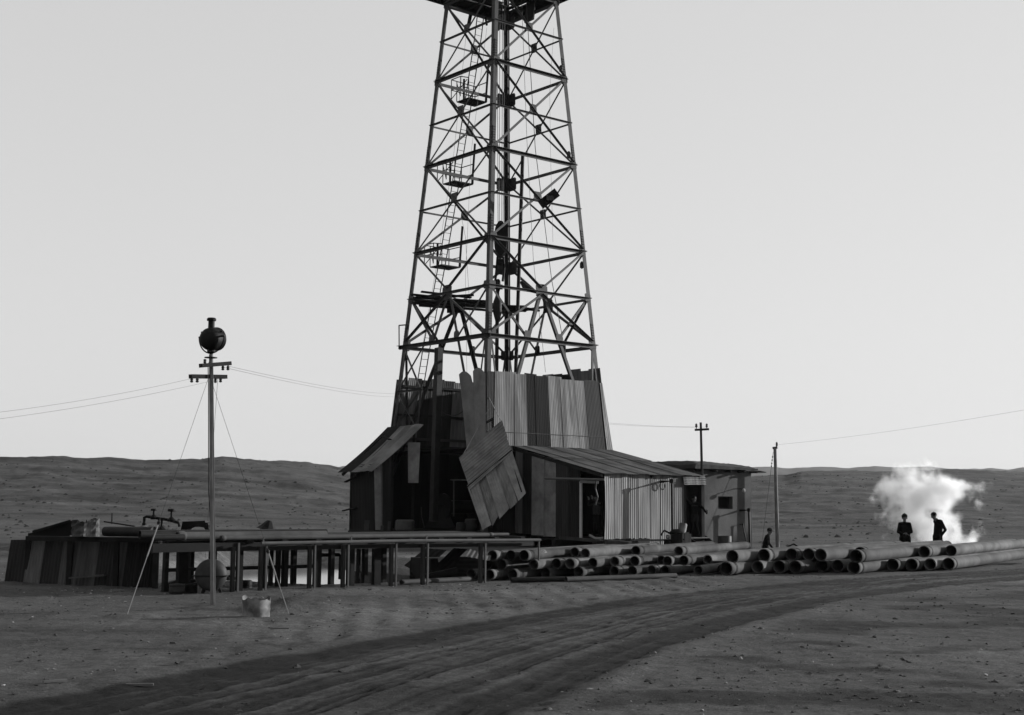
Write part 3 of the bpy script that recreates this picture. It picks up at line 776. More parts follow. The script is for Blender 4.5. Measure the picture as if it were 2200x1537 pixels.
# hoisting lines and loose wires
def line(name, pts, r, label, cat='cable', m='wire', group=None, base=None):
    mb = MB(); mb.tube(pts, r, 5); return single(name, mb, m, label, cat, group)
for i, (a, b) in enumerate((((1068, -40), (1070, 480)), ((1074, -40), (1073, 480)), ((1080, -40), (1078, 480)), ((1085, -40), (1081, 482)))):
    line('hoisting_line', [at(*a, 60), at(*b, 60)], .014, '%s taut hoisting line from the left running up from the travelling block' % ORD[i], 'cable', group='hoisting lines')
line('fast_line', [at(1131, 10, 59.2), at(1150, 320, 59.0), at(1185, 600, 58.8), at(1228, 830, 58.6)], .016, 'thick slanting wire from the walkway down the lit side of the derrick')
line('dead_line', [at(1120, -20, 60), at(1132, 300, 60), at(1146, 560, 60), at(1172, 800, 60)], .010, 'thin slanting wire crossing behind the leaning drill pipe')
line('tag_line', [at(1190, 60, 60), at(1181, 200, 60), at(1183, 340, 60), at(1188, 520, 60)], .006, 'loose thin wire hanging near the right leg of the derrick')
line('jerk_line', [at(1046, 60, 61), at(1012, 330, 61), at(1000, 600, 61), at(1003, 800, 61)], .007, 'thin wire hanging between the ladder and the near leg')
line('signal_line', [at(1003, 60, 61.5), at(975, 330, 61.5), at(940, 560, 61.5), at(905, 760, 61.5)], .007, 'thin wire slanting past the ladder to the left leg')
line('catline', [at(992, 470, 61), at(1000, 510, 61), at(1008, 640, 61), at(1012, 720, 61)], .008, 'short kinked rope hanging from the middle gusset on the left')
line('rope_loop', sag(at(940, 875, 60.5), at(1010, 868, 59.0), .45), .02, 'slack dark rope looped across the open left face')
# dark battered plate caught in the braces
mb = MB(); p, q = at(1161, 441, 57.2), at(1197, 413, 57.4); mb.beam(p, q, .40, .05, V((.5, .1, 1))); mb.box(tuple((p + q) / 2), (.36, .22, .2), .5)
single('hung_bundle', mb, 'black_iron', 'dark bundle hung in the lit face of the derrick above mid height', 'bundle')
# dog perched tool near the right front gusset
mb = MB(); mb.tube([at(1119, 605, 57.4), at(1127, 615, 57.4), at(1138, 622, 57.4), at(1152, 629, 57.4)], [.06, .13, .12, .05], 8)
single('sheave', mb, 'dark_iron', 'small dark pulley lashed to the girt beside the right front gusset', 'pulley')
for i, (px, py, Y) in enumerate(((1222, 333, 59.6), (1205, 148, 59.6), (1250, 570, 59.6))):
    mb = MB(); mb.lathe([(.02, .0), (.09, .06), (.09, .26), (.03, .34)], at(px, py + 8, Y), (0, 0, 1), 10)
    single('hanging_weight', mb, 'dark_iron', ['dark lamp hung on the right leg at the second girt', 'dark lamp hung on the right leg at the uppermost girt', 'dark lamp hung below the third girt on the right leg'][i], 'lamp', 'lamps on the right leg', True)
# ================================================================ SHEET-IRON WALLS AND SHEDS ROUND THE DERRICK
U0, N0 = fu(0), fn(0)
def s_on_face(k, px, z, out=.06):
    lo, hi = -.3, 1.3
    inc = proj(fp(k, 1, z, out))[0] > proj(fp(k, 0, z, out))[0]
    for _ in range(40):
        m_ = (lo + hi) / 2
        if (proj(fp(k, m_, z, out))[0] < px) == inc: lo = m_
        else: hi = m_
    return lo
# ---- lit wall on the right front face
wb = Thing('windbreak_wall', tuple(fp(0, .5, 4.0)), 'tall corrugated iron windbreak in light and dark strips on the lit right face of the derrick', 'windbreak')
bounds = [1050, 1066, 1084, 1107.5, 1128.7, 1151, 1175, 1204.8, 1231.5, 1257, 1284]
tones = ['tin_dark', 'tin_mid', 'tin_mid', 'tin_light', 'tin_rust', 'tin_rust', 'tin_light', 'tin_light', 'tin_light', 'tin_dark']
for i, t in enumerate(tones):
    a, b = s_on_face(0, bounds[i], 7.2), s_on_face(0, bounds[i + 1], 7.2)
    o = .07 + .012 * (i % 2); zt = 7.22 + random.uniform(-.05, .05) - .06 * i / 9; sk = random.uniform(-.006, .006)
    wb.part('sheet', corr(fp(0, a - .01 + sk, 3.9, o), fp(0, b + .006 + sk, 3.9, o), fp(0, b + .006, zt, o), fp(0, a - .01, zt + random.uniform(-.03, .03), o), rows=3, amp=.003, pitch=.09), t, True)
wb.part('sheet', corr(fp(0, .985, 3.9, .1), fp(0, 1.05, 3.9, .02), fp(0, 1.02, 7.1, .02), fp(0, .985, 7.1, .1), rows=2), 'tin_mid', True)
for z in (4.6, 5.9, 7.0):
    mb = MB(); mb.beam(fp(0, .02, z, .02), fp(0, 1.0, z, .02), .05, .08); wb.part('rail', mb, 'timber_dark')
# ---- back walls, seen from inside
for k, zt0, zt1, lab in ((1, 7.85, 7.55, 'dark corrugated wall on the right back face of the derrick, its corner rising above the lit wall'), (2, 7.45, 7.35, 'dark corrugated wall on the left back face of the derrick, seen through the open side')):
    bw = Thing('windbreak_wall', tuple(fp(k, .5, .6)), lab, 'windbreak')
    n_ = 10
    for i in range(n_):
        a, b = i / n_, (i + 1) / n_; o = .05 + .012 * (i % 2)
        za, zb_ = zt0 + (zt1 - zt0) * a + random.uniform(-.12, .05), zt0 + (zt1 - zt0) * b
        bw.part('sheet', corr(fp(k, a - .01, 4.0, o), fp(k, b + .01, 4.0, o), fp(k, b + .01, za, o), fp(k, a - .01, za, o), rows=1), random.choice(['tin_dark', 'tin_mid', 'tin_mid', 'tin_mid']), True)
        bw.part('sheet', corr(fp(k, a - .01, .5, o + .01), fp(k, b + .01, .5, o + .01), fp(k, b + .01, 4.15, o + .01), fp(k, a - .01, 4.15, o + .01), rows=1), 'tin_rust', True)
    for z in (4.3, 5.7, 7.0):
        mb = MB(); mb.beam(fp(k, .02, z, -.02), fp(k, .98, z, -.02), .06, .1); bw.part('rail', mb, 'timber_dark')
# ---- wall between derrick floor and right lean-to, and a roof added to darken the inside
iw = Thing('inner_wall', tuple(fp(0, .5, .6)), 'dark iron wall inside the derrick behind the open left face', 'wall')
for i in range(8):
    a, b = i / 8, (i + 1) / 8
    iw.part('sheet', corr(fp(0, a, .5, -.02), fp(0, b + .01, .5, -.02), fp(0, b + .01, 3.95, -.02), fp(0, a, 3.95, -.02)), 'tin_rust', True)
ir = Thing('added_shade_roof', (DC.x, DC.y, 4.05), 'low added sheet roof that keeps the inside of the derrick dark', 'roof')
for i in range(8):
    a, b = i / 8, (i + 1) / 8
    A, B = fp(0, 1 - a, 4.06, -1.0), fp(0, 1 - b - .01, 4.06, -1.0); C_, D_ = fp(2, b + .01, 4.0, -.1), fp(2, a, 4.0, -.1)
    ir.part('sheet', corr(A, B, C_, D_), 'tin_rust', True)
mb = MB(); mb.beam(fp(3, .18, 4.02, -.9), fp(3, .70, 4.02, -.9), .12, .22); ir.part('beam', mb, 'timber_dark')
# derrick floor
fl = Thing('derrick_floor', (DC.x, DC.y, .3), 'dark plank floor under the derrick', 'floor')
for i in range(22):
    a = i / 22; p, q = fp(3, a + .022, .58, .25), fp(1, 1 - a - .022, .58, .25)
    mb = MB(); mb.beam(p, q, .31, .06, fu(3)); fl.part('plank', mb, 'timber_dark')
for s in (.02, .34, .66, .98):
    mb = MB(); mb.beam(fp(3, .0, .4, -(.1 + 6.6 * s)), fp(3, 1, .4, -(.1 + 6.6 * s)), .3, .3); fl.part('sill', mb, 'timber_dark')
for s in (.05, .35, .65, .95):
    for w in (0, .5, 1):
        mb = MB(); q = fp(3, s, 0, -.1).lerp(fp(1, 1 - s, 0, -.1), w); mb.box((q.x, q.y, .08), (.5, .5, .4), TH); fl.part('block', mb, 'stone')
# machinery standing in the dark doorway
mc = Thing('draw_works', tuple(at(985, 1128, 58.5)), 'draw works drum barely seen in the dark doorway of the derrick', 'winch')
c_ = at(985, 1090, 59.5); mb = MB(); mb.lathe([(.1, -.9), (.6, -.9), (.6, -.8), (.3, -.75), (.3, .75), (.6, .8), (.6, .9), (.1, .9)], c_, (.77, .64, 0), 20); mc.part('drum', mb, 'black_iron', True)
for s in (-1, 1):
    q = c_ + V((.77, .64, 0)) * s * 1.0; mb = MB(); mb.hexa([q + V((-.7, .3, -.9)), q + V((.7, -.3, -.9)), q + V((.7, -.2, -.9)), q + V((-.7, .4, -.9)), q + V((-.15, .0, .1)), q + V((.15, -.1, .1)), q + V((.15, 0, .1)), q + V((-.15, .1, .1))]); mc.part('side_frame', mb, 'black_iron')
mb = MB(); mb.tube([at(968, 1031, 57.6), at(1003, 1032, 57.2)], .03, 6); mb.tube([at(975, 1031, 57.6), at(975, 1110, 57.6)], .03, 6)
single('hand_rail', mb, 'pipe_grey', 'thin pale rail inside the dark doorway', 'railing')
for i, (px, py, w, h) in enumerate(((1012, 1128, .55, .5), (990, 1132, .4, .35), (870, 1128, .8, .45))):
    mb = MB(); q = at(px, py, 56.8 - .2 * i); mb.lathe([(w * .45, 0), (w * .5, h * .1), (w * .5, h * .9), (w * .42, h), (0, h)], (q.x, q.y, .61), (0, 0, 1), 12)
    single('oil_keg', mb, 'drum', ['dark keg at the foot of the tilted panel', 'smaller dark keg just left of the tilted panel', 'low wide keg in the open left shed'][i], 'keg', 'kegs on the derrick floor', True)

# ---- two curled plain sheets standing by the near leg
cs = Thing('curled_sheet', tuple(at(1018, 960, 55.3)), 'pair of curled plain iron sheets standing up beside the near leg', 'iron sheet')
def curl(k): return lambda tu, tv: k * math.sin(math.pi * tu) + .05 * math.sin(3 * tv)
Ys = 55.55
def rsheet(tl, tr, br, bl, Y0, Y1, k, m, drop):
    nu, nv = 8, 12; vs = []
    for j in range(nv + 1):
        for i in range(nu + 1):
            tu, tv = i / nu, j / nv
            x0 = tl[0] + (bl[0] - tl[0]) * tv; x1 = tr[0] + (br[0] - tr[0]) * tv
            y0 = tl[1] + (bl[1] - tl[1]) * tv; y1 = tr[1] + (br[1] - tr[1]) * tv
            yy = y0 + (y1 - y0) * tu + drop * (1 - tv) ** 6 * (1 - math.sin(math.pi * (tu * .8 + .2)))
            q = at(x0 + (x1 - x0) * tu, yy, Y0 + (Y1 - Y0) * tu); q.y -= k * math.sin(math.pi * tu) + .1 * math.sin(2.5 * tv); vs.append(q)
    m_ = nu + 1; fs = [(j * m_ + i, (j + 1) * m_ + i, (j + 1) * m_ + i + 1, j * m_ + i + 1) for j in range(nv) for i in range(nu)]
    mb = MB(); o = len(vs); mb.add(vs, fs); mb.add([q + V((0, .005, 0)) for q in vs], [tuple(reversed(f)) for f in fs]); return mb
cs.part('sheet', rsheet((986, 800), (1012, 796), (1040, 965), (1005, 985), 56.0, 55.5, .12, 'tin_mid', 12), 'tin_curled', True)
cs.part('sheet', rsheet((1016, 792), (1043, 789), (1044, 950), (1020, 950), 55.5, 54.9, .14, 'tin_mid', 14), 'tin_curled', True)

# ---- tilted patchwork panel hanging over the near corner
tp_ = Thing('tilted_panel', tuple(at(1040, 1140, 53.6)), 'big patchwork panel of corrugated sheets hanging askew over the near corner', 'iron panel')
def pp(px, py, off=0.0):
    Y = 53.9 - (px - 986) * .006 + (1140 - py) * .0045
    q = at(px, py, Y + off); return q
tp_.part('sheet', corr(pp(1010, 1052), pp(1100, 972), pp(1087, 935), pp(995, 1010), along='u', pitch=.12, amp=.012), 'tin_shade', True)
tp_.part('sheet', corr(pp(997, 1016, -.02), pp(1091, 941, -.02), pp(1078, 903, -.02), pp(986, 984, -.02), along='u', pitch=.12, amp=.012), 'tin_shade', True)
low = [((1003, 1043), (1024, 1026), (1056, 1128), (1037, 1139)), ((1022, 1027), (1042, 1010), (1072, 1106), (1059, 1131)), ((1040, 1012), (1060, 995), (1094, 1092), (1074, 1116)),
       ((1058, 997), (1079, 979), (1112, 1078), (1096, 1094)), ((1077, 981), (1098, 962), (1130, 1060), (1113, 1076))]
for i, (a, b, c_, d_) in enumerate(low):
    o = .035 + .06 * (i % 2)
    tp_.part('sheet', corr(pp(*d_, o), pp(*c_, o), pp(*b, o), pp(*a, o), amp=.005, rows=8, bend=lambda tu, tv, i=i: .02 * math.sin(4 * tv + i) + .03 * (1 - tv) ** 3 * math.sin(3.1 * tu + i)), ['tin_shade', 'tin_mid', 'tin_shade', 'tin_mid', 'tin_shade'][i], True)
for (a, b) in (((992, 985), (1032, 1120)), ((1075, 915), (1122, 1058))):
    mb = MB(); mb.beam(pp(*a, .1), pp(*b, .1), .1, .06); tp_.part('batten', mb, 'timber_dark')
mb = MB(); mb.beam(pp(1004, 1046, .02), pp(1100, 967, .02), .06, .05); tp_.part('batten', mb, 'timber_dark')
mb = MB(); mb.beam(pp(1060, 940, .12), fp(0, .06, 5.4, -.1), .08, .08); tp_.part('prop', mb, 'timber_dark')
for (a, z_) in (((1077, 906), 6.1), ((992, 983), 5.6)):
    mb = MB(); mb.tube([pp(*a, .02), fp(0, .01, z_, .06)], .018, 5); tp_.part('rope', mb, 'rope_pale')

# ---- left lean-to shed on the open left face
U3, N3 = fu(3), fn(3)               # U3 runs from the left corner to the near corner
def q3(s, w, z): p = corner(3, 4.0); return V((p.x, p.y, 0)) + U3 * s + N3 * w + UPZ * z
ls = Thing('lean_to_shed', tuple(q3(.8, 1.3, .5)), 'dark lean-to shed with sagging sheet roof on the left of the derrick', 'shed')
def zr(w): return 5.1 - (5.1 - 3.05) * w / 2.45
for i in range(5):
    s0, s1 = -.28 + i * .48, -.28 + (i + 1) * .48 + .05
    sagw = lambda tu, tv, i=i: .06 * math.sin(math.pi * tv) - (.06 if i == 4 else 0) * math.sin(math.pi * tu)
    d = .0 if i < 2 else .05
    ls.part('roof_sheet', corr(q3(s1, 2.5 - d * 2, zr(2.45) + .02 * (i % 2)), q3(s0, 2.55 - d, zr(2.45) + .02 * (i % 2)), q3(s0, -.05, 5.14 + .02 * (i % 2)), q3(s1 + (.32 if i == 4 else 0), -.05, 5.14 + .02 * (i % 2)), rows=8, bend=sagw), 'roof_tin' if i >= 2 else 'tin_rust', True)
for (s0, s1, t) in ((.1, .7, 'tin_rust'), (.7, 1.3, 'tin_rust'), (1.3, 2.0, 'tin_rust')):
    ls.part('wall_sheet', corr(q3(s0, 2.05, .5), q3(s1, 2.05, .5), q3(s1, 2.05, zr(2.05)), q3(s0, 2.05, zr(2.05))), t, True)
for (w0, w1, t, z0) in ((2.10, 1.74, 'tin_shade', .6), (1.76, 1.30, 'tin_dark', .55), (2.5, 2.9, 'tin_rust', 9)):
    if z0 > 5: continue
    ls.part('wall_sheet', corr(q3(2.08, w0, z0), q3(2.08, w1, z0), q3(2.04, w1 + .05, zr(w1) - .12), q3(2.04, w0 + .1, zr(w0) - .1), rows=1), t, True)
ls.part('wall_sheet', corr(at(877, 1038, 58.35), at(899, 1038, 58.2), at(903, 951, 58.2), at(876, 951, 58.35)), 'tin_shade', True)
for (s, w) in ((1.98, 2.0), (1.98, 1.2), (1.98, .1), (.0, 2.0)):
    mb = MB(); mb.beam(q3(s, w, .4), q3(s, w, zr(w) - .15), .1, .1); ls.part('post', mb, 'timber_dark')
mb = MB(); mb.beam(q3(-.2, 2.1, zr(2.1) - .08), q3(2.05, 2.1, zr(2.1) - .1), .08, .12); ls.part('eave_beam', mb, 'timber_dark')
for s in (-.1, .9, 1.95):
    mb = MB(); mb.beam(q3(s, .0, 4.95), q3(s, 2.4, zr(2.4) - .14), .07, .12); ls.part('rafter', mb, 'timber_dark')
for i in range(4):                    # back of the shed, dark
    ls.part('wall_sheet', corr(q3(.1, .0 + i * .52, .5), q3(.1, .0 + (i + 1) * .52, .5), q3(.1, .0 + (i + 1) * .52, zr((i + 1) * .52)), q3(.1, .0 + i * .52, zr(i * .52))), 'tin_rust', True)
for i in range(6):
    mb = MB(); mb.beam(q3(.1, .1 + i * .37, .56), q3(2.05, .1 + i * .37, .56), .35, .05, N3); ls.part('floor_plank', mb, 'timber_dark')
mb = MB(); mb.beam(q3(.0, 2.0, .4), q3(2.1, 2.0, .4), .25, .28); ls.part('sill', mb, 'timber_dark')
for (a, b, lab) in (((742, 1036), (766, 1024), 'loose board sticking out under the eave of the left shed'), ((737, 1098), (766, 1090), 'loose board sticking out low on the left shed wall'), ((822, 937), (838, 945), 'short board end sticking up over the left shed roof'), ((760, 996), (780, 1004), 'board end showing at the back edge of the left shed roof')):
    mb = MB(); mb.beam(at(*a, 59.2), at(*b, 58.6), .16, .04); single('loose_board', mb, 'timber_dark', lab, 'board', 'loose boards on the left shed')
for i, (px, h) in enumerate(((787, .42), (835, .38), (850, .35), (820, .2))):
    q = at(px, 1135, 56.9); mb = MB(); mb.beam((q.x, q.y, .58), (q.x + .03, q.y, .6 + h), .12 if i else .2, .05)
    single('stake', mb, 'timber', ['pale stake at the corner of the left shed', 'short stake in front of the left shed doorway', 'short stake right of the pair before the left shed', 'low board before the left shed wall'][i], 'stake', 'stakes before the left shed')
line('lamp_cord', [at(905, 1090, 57.4), at(906, 1110, 57.4), at(912, 1135, 57.4)], .02, 'twisted cable at the foot of the tall dark post')

# ---- right lean-to on the lit face
def q0(s, w, z): p = corner(0, 4.1); return V((p.x, p.y, 0)) + U0 * s + N0 * w + UPZ * z
O0 = q0(0, 0, 0)
S1 = on_line((O0.x, O0.y), (U0.x, U0.y), 1098, 4.1); S2 = on_line((O0.x, O0.y), (U0.x, U0.y), 1310, 4.1)
rl = Thing('lean_to_shed', tuple(q0((S1 + S2) / 2, 3, .3)), 'long corrugated lean-to shed with open doorways on the right of the derrick', 'shed')
ZT, ZE, WE, WW = 4.13, 2.93, 5.5, 5.28
def zr0(w): return ZT - (ZT - ZE) * w / WE
n_ = 9
for i in range(n_):
    a, b = S1 + (S2 - S1) * i / n_, S1 + (S2 - S1) * (i + 1) / n_ + .05
    d = .018 * (i % 2)
    wl_ = WE + random.uniform(-.04, .04)
    rl.part('roof_sheet', corr(q0(a, wl_, zr0(wl_) + d), q0(b, wl_, zr0(wl_) + d), q0(b, 2.35, zr0(2.35) + d + .01), q0(a, 2.35, zr0(2.35) + d + .01), rows=1), 'roof_tin', True)
    rl.part('roof_sheet', corr(q0(a, 2.55 + random.uniform(-.04, .04), zr0(2.55) + d + .03), q0(b, 2.55, zr0(2.55) + d + .03), q0(b, -.02, zr0(-.02) + d + .03), q0(a, -.02, zr0(-.02) + d + .03), rows=1), 'roof_tin', True)
for (s) in (S1 + .08, (S1 + S2) / 2, S2 - .1):
    mb = MB(); mb.beam(q0(s, 0, ZT - .1), q0(s, WE - .1, ZE - .08), .07, .12); rl.part('rafter', mb, 'timber_dark')
SG = S1 + .06
GO = q0(SG, 0, 0)
gb = [1108, 1122, 1143, 1168, 1195, 1221, 1245]
gt = ['tin_mid', 'tin_dark', 'tin_shade', 'tin_shade', 'tin_dark', 'tin_rust']
for i, t in enumerate(gt):
    a, b = [on_line((GO.x, GO.y), (N0.x, N0.y), px, 2.0) for px in gb[i:i + 2]]
    zb0 = .55 - .17 * i / 5
    rl.part('wall_sheet', corr(q0(SG + .015 * (i % 2), a - .02, zb0), q0(SG + .015 * (i % 2), b + .02, zb0), q0(SG + .015 * (i % 2), b + .02, zr0(b) - .03), q0(SG + .015 * (i % 2), a - .02, zr0(a) - .03)), t, True)
wp = on_line((GO.x, GO.y), (N0.x, N0.y), 1248, 1.5)
mb = MB(); mb.beam(q0(SG, wp, .35), q0(SG, wp, 2.62), .11, .06, N0); rl.part('door_post', mb, 'white_paint', label='pale painted door post')
mb = MB(); mb.beam(q0(SG - .03, wp, 2.62), q0(SG - .03, WW - .05, 2.58), .03, .10); rl.part('lintel', mb, 'pale_timber')
mb = MB(); mb.beam(q0(SG, wp - 1.2, .42), q0(SG, WW, .36), .14, .12); rl.part('sill', mb, 'timber')
WO = q0(0, WW, 0)
fb = [1299, 1322, 1348, 1372, 1396, 1420, 1446, 1470]
for i in range(7):
    a, b = [on_line((WO.x, WO.y), (U0.x, U0.y), px, 1.5) for px in fb[i:i + 2]]
    zb0 = .42 if i < 4 else .12
    o = WW + .014 * (i % 2)
    bend = (lambda tu, tv: .05 * math.sin(math.pi * tv) * (1 - tu)) if i == 0 else None
    rl.part('wall_sheet', corr(q0(a - .01, o, zb0), q0(b + .02, o, zb0), q0(b + .02, o, zr0(o) - .02), q0(a - .01, o, zr0(o) - .02), rows=4, bend=bend, jag=.02), 'tin_bright' if i != 6 else 'tin_light', True)
a, b = [on_line((WO.x, WO.y), (U0.x, U0.y), px, 2.5) for px in (1468, 1516)]
rl.part('wall_sheet', corr(q0(a - .1, WW + .16, 2.55), q0(b - .15, WW + .16, 2.58), q0(b - .15, WW + .10, 2.96), q0(a - .1, WW + .08, 2.90), along='u', amp=.02, pitch=.1), 'tin_bright', True, label='bright corrugated strip above the end doorway')
d0, d1 = [on_line((WO.x, WO.y), (U0.x, U0.y), px, 1.5) for px in (1472, 1510)]
for s in (d0, d1):
    mb = MB(); mb.beam(q0(s, WW, .3), q0(s, WW, 2.85), .1, .08); rl.part('door_post', mb, 'timber' if s == d0 else 'pale_timber')
SE = d1 + .1
for i in range(6):            # far end wall
    a, b = i * .88, (i + 1) * .88
    rl.part('wall_sheet', corr(q0(SE, a, .4), q0(SE, b, .4), q0(SE, b, zr0(b) - .05), q0(SE, a, zr0(a) - .05)), 'tin_dark', True)
for i in range(16):
    w = .15 + i * .335
    mb = MB(); mb.beam(q0(S1, w, .36), q0(SE, w, .36), .32, .05, N0); rl.part('floor_plank', mb, 'timber_dark')
for w in (.5, 2.8, 5.15):
    mb = MB(); mb.beam(q0(S1 - .1, w, .2), q0(SE, w, .2), .22, .26); rl.part('sill', mb, 'timber_dark')
mb = MB(); mb.beam(q0(S1 + .2, WW + .12, .27), q0(S1 + 2.6, WW + .12, .25), .06, .14); rl.part('sill', mb, 'timber')
# inside the first doorway: pile of rope, tools hanging
a = at(1290, 1155, 52.0)
mb = MB(); mb.tube([at(1266, 1150, 51.6), at(1280, 1157, 51.5), at(1296, 1156, 51.5)], [.05, .04, .03], 6); single('pale_rag', mb, 'rope_pale', 'pale rag lying on the sill of the first doorway', 'rag')
line('long_bar', [at(1171, 1028, 52.6), at(1299, 1031, 51.0)], .05, 'long pale pipe fixed across the top of the first doorway', 'pipe', 'pale_pipe')
line('hanging_chain', [at(1281, 1030, 51.2), at(1279, 1050, 51.3), at(1284, 1068, 51.3), at(1279, 1085, 51.3)], .035, 'dark tangle of chain hanging in the first doorway', 'chain')

# ---- steps, pump and standpipes before the lean-to
st = Thing('plank_steps', tuple(q0((d0 + d1) / 2, WW + .9, 0)), 'short plank steps up to the end doorway', 'steps')
for s in (d0 + .02, d1 + .1):
    mb = MB(); mb.beam(q0(s, WW + .02, .42), q0(s, WW + 1.0, gz1(q0(s, WW + 1, 0).x, q0(s, WW + 1, 0).y) + .05), .06, .2); st.part('stringer', mb, 'timber_dark')
for j in range(3):
    w = WW + .15 + j * .3; z = .42 - j * .15; mb = MB(); mb.beam(q0(d0, w, z), q0(d1 + .1, w, z), .26, .04, N0); st.part('tread', mb, 'timber' if j else 'pale_timber')
sA = on_line((WO.x, WO.y), (U0.x, U0.y), 1419, 2.7)
def standpipe(pts, r, label, valve=None):
    t = Thing('standpipe', (pts[-1].x, pts[-1].y, 0), label, 'pipe')
    mb = MB(); mb.tube(pts, r, 8); t.part('pipe', mb, 'dark_iron', True)
    for q in pts[1:-1:1]:
        mb = MB(); mb.lathe([(r * .2, -r * 1.8), (r * 1.5, -r * 1.4), (r * 1.5, r * 1.4), (r * .2, r * 1.8)], q, (0, 0, 1), 8); t.part('elbow', mb, 'dark_iron', True)
    return t
e0 = q0(sA, WW, 2.66); e1 = q0(sA, WW + .62, 2.68); e2 = q0(sA - .02, WW + .66, .1)
t = standpipe([e0, e1, e2], .055, 'dark bent standpipe standing before the lit lean-to wall')
mb = MB(); vs_ = q0(sA, WW + .1, 2.5); mb.lathe([(.14, -.02), (.17, 0), (.14, .02)], vs_, N0, 14, closed=True); t.part('ring', mb, 'dark_iron', True)
pm = Thing('pump', tuple(q0(sA + .0, WW + 1.0, 0)), 'dark hand pump with pale can standing before the lit lean-to wall', 'pump')
b0 = q0(sA - .15, WW + 1.0, 0)
mb = MB(); mb.lathe([(.30, .0), (.30, .1), (.24, .14), (.24, .62), (.28, .66), (.22, .74), (.1, .8)], b0, (0, 0, 1), 14); pm.part('body', mb, 'black_iron', True)
mb = MB(); mb.lathe([(.16, .0), (.16, .3), (.2, .34)], b0 + V((-.36, -.1, .05)), (0, 0, 1), 10); pm.part('cylinder', mb, 'black_iron', True)
mb = MB(); mb.tube([b0 + V((-.2, 0, .6)), b0 + V((-.5, -.1, .75)), b0 + V((-.62, -.1, .55))], .04, 6); pm.part('lever', mb, 'black_iron')
mb = MB(); mb.lathe([(.03, 0), (.09, .02), (.09, .08), (.03, .1)], b0 + V((-.38, -.3, .5)), (0, -1, 0), 10); pm.part('gauge', mb, 'pale_tin_can')
mb = MB(); mb.lathe([(.0, .0), (.16, .0), (.16, .34), (.13, .38), (.0, .38)], b0 + V((.2, 0, .66)), (.2, 0, 1), 12); pm.part('can', mb, 'pale_tin_can', True)
mb = MB(); mb.beam(b0 + V((.38, -.05, -.05)), b0 + V((.40, -.05, .68)), .16, .06); mb.beam(b0 + V((.52, -.05, -.05)), b0 + V((.53, -.05, .62)), .08, .06); pm.part('board', mb, 'pale_timber')

# ---- mud-roofed building behind
bC = V((8.18, 57.5, 0)); bw_, bd_ = 3.08, 4.6
def qb(s, w, z): return bC + U0 * s - N0 * w + UPZ * z
bl_ = Thing('mud_roofed_building', tuple(qb(bw_ / 2, 2, -.2)), 'plastered hut with a thick mud roof and one small square window', 'hut')
def wall_piece(s0, s1, z0, z1): 
    mb = MB(); mb.hexa([qb(s0, .0, z0), qb(s1, .0, z0), qb(s1, .35, z0), qb(s0, .35, z0), qb(s0, .0, z1), qb(s1, .0, z1), qb(s1, .35, z1), qb(s0, .35, z1)]); return mb
wx0, wx1 = on_line((bC.x, bC.y), (U0.x, U0.y), 1543, 1.9), on_line((bC.x, bC.y), (U0.x, U0.y), 1574, 1.9)
wz0, wz1 = at(1558, 1094, 58.4).z, at(1558, 1067, 58.4).z
mb = MB()
for a in ((-.6, wx0, -.4, 3.25), (wx1, bw_, -.4, 3.25), (wx0, wx1, -.4, wz0), (wx0, wx1, wz1, 3.25)):
    w = wall_piece(*a); mb.add(w.v, w.f)
bl_.part('front_wall', mb, 'plaster')
for s0, s1 in ((-.6, -.25), (bw_ - .35, bw_)):
    mb = MB(); mb.hexa([qb(s0, .35, -.4), qb(s1, .35, -.4), qb(s1, bd_, -.4), qb(s0, bd_, -.4), qb(s0, .35, 3.25), qb(s1, .35, 3.25), qb(s1, bd_, 3.25), qb(s0, bd_, 3.25)]); bl_.part('side_wall', mb, 'plaster')
mb = MB(); mb.hexa([qb(-.25, bd_ - .35, -.4), qb(bw_ - .35, bd_ - .35, -.4), qb(bw_ - .35, bd_, -.4), qb(-.25, bd_, -.4), qb(-.25, bd_ - .35, 3.25), qb(bw_ - .35, bd_ - .35, 3.25), qb(bw_ - .35, bd_, 3.25), qb(-.25, bd_, 3.25)]); bl_.part('back_wall', mb, 'plaster')
wd = MB(); 
for (a, b_) in (((wx0, wz0 + .03), (wx1, wz0 + .03)), ((wx0, wz1 - .03), (wx1, wz1 - .03)), ((wx0 + .03, wz0), (wx0 + .03, wz1)), ((wx1 - .03, wz0), (wx1 - .03, wz1))): wd.beam(qb(a[0], .22, a[1]), qb(b_[0], .22, b_[1]), .06, .06)
wo = bl_.part('window', wd, 'timber_dark')
mb = MB(); mb.beam(qb((wx0 + wx1) / 2, .26, wz0), qb((wx0 + wx1) / 2, .26, wz1), wx1 - wx0, .01, U0); bl_.part('pane', mb, 'interior', parent=wo)
# uneven mud roof slab
vs, fs = [], []; ns_, nw_ = 26, 14; rs_ = random.Random(3)
for lay in (0, 1):
    for j in range(nw_ + 1):
        for i in range(ns_ + 1):
            s = -.85 + (bw_ + .92) * i / ns_; w = -.32 + (bd_ + .6) * j / nw_
            e = min(i, ns_ - i, j, nw_ - j)
            s += rs_.uniform(-.02, .02); w += rs_.uniform(-.025, .025)
            z = 3.27 + (rs_.uniform(-.01, .01)) if lay == 0 else 3.62 - .16 * max(0, i / ns_ - .3) - (.17 if e == 0 else .05 if e == 1 else 0) + rs_.uniform(-.02, .02)
            vs.append(qb(s, w, z))
m_ = ns_ + 1; tot = m_ * (nw_ + 1)
for j in range(nw_):
    for i in range(ns_):
        a = j * m_ + i; fs.append((a, a + m_, a + m_ + 1, a + 1)); a += tot; fs.append((a, a + 1, a + m_ + 1, a + m_))
for i in range(ns_):
    for j in (0, nw_): a = j * m_ + i; fs.append((a, a + 1, a + 1 + tot, a + tot))
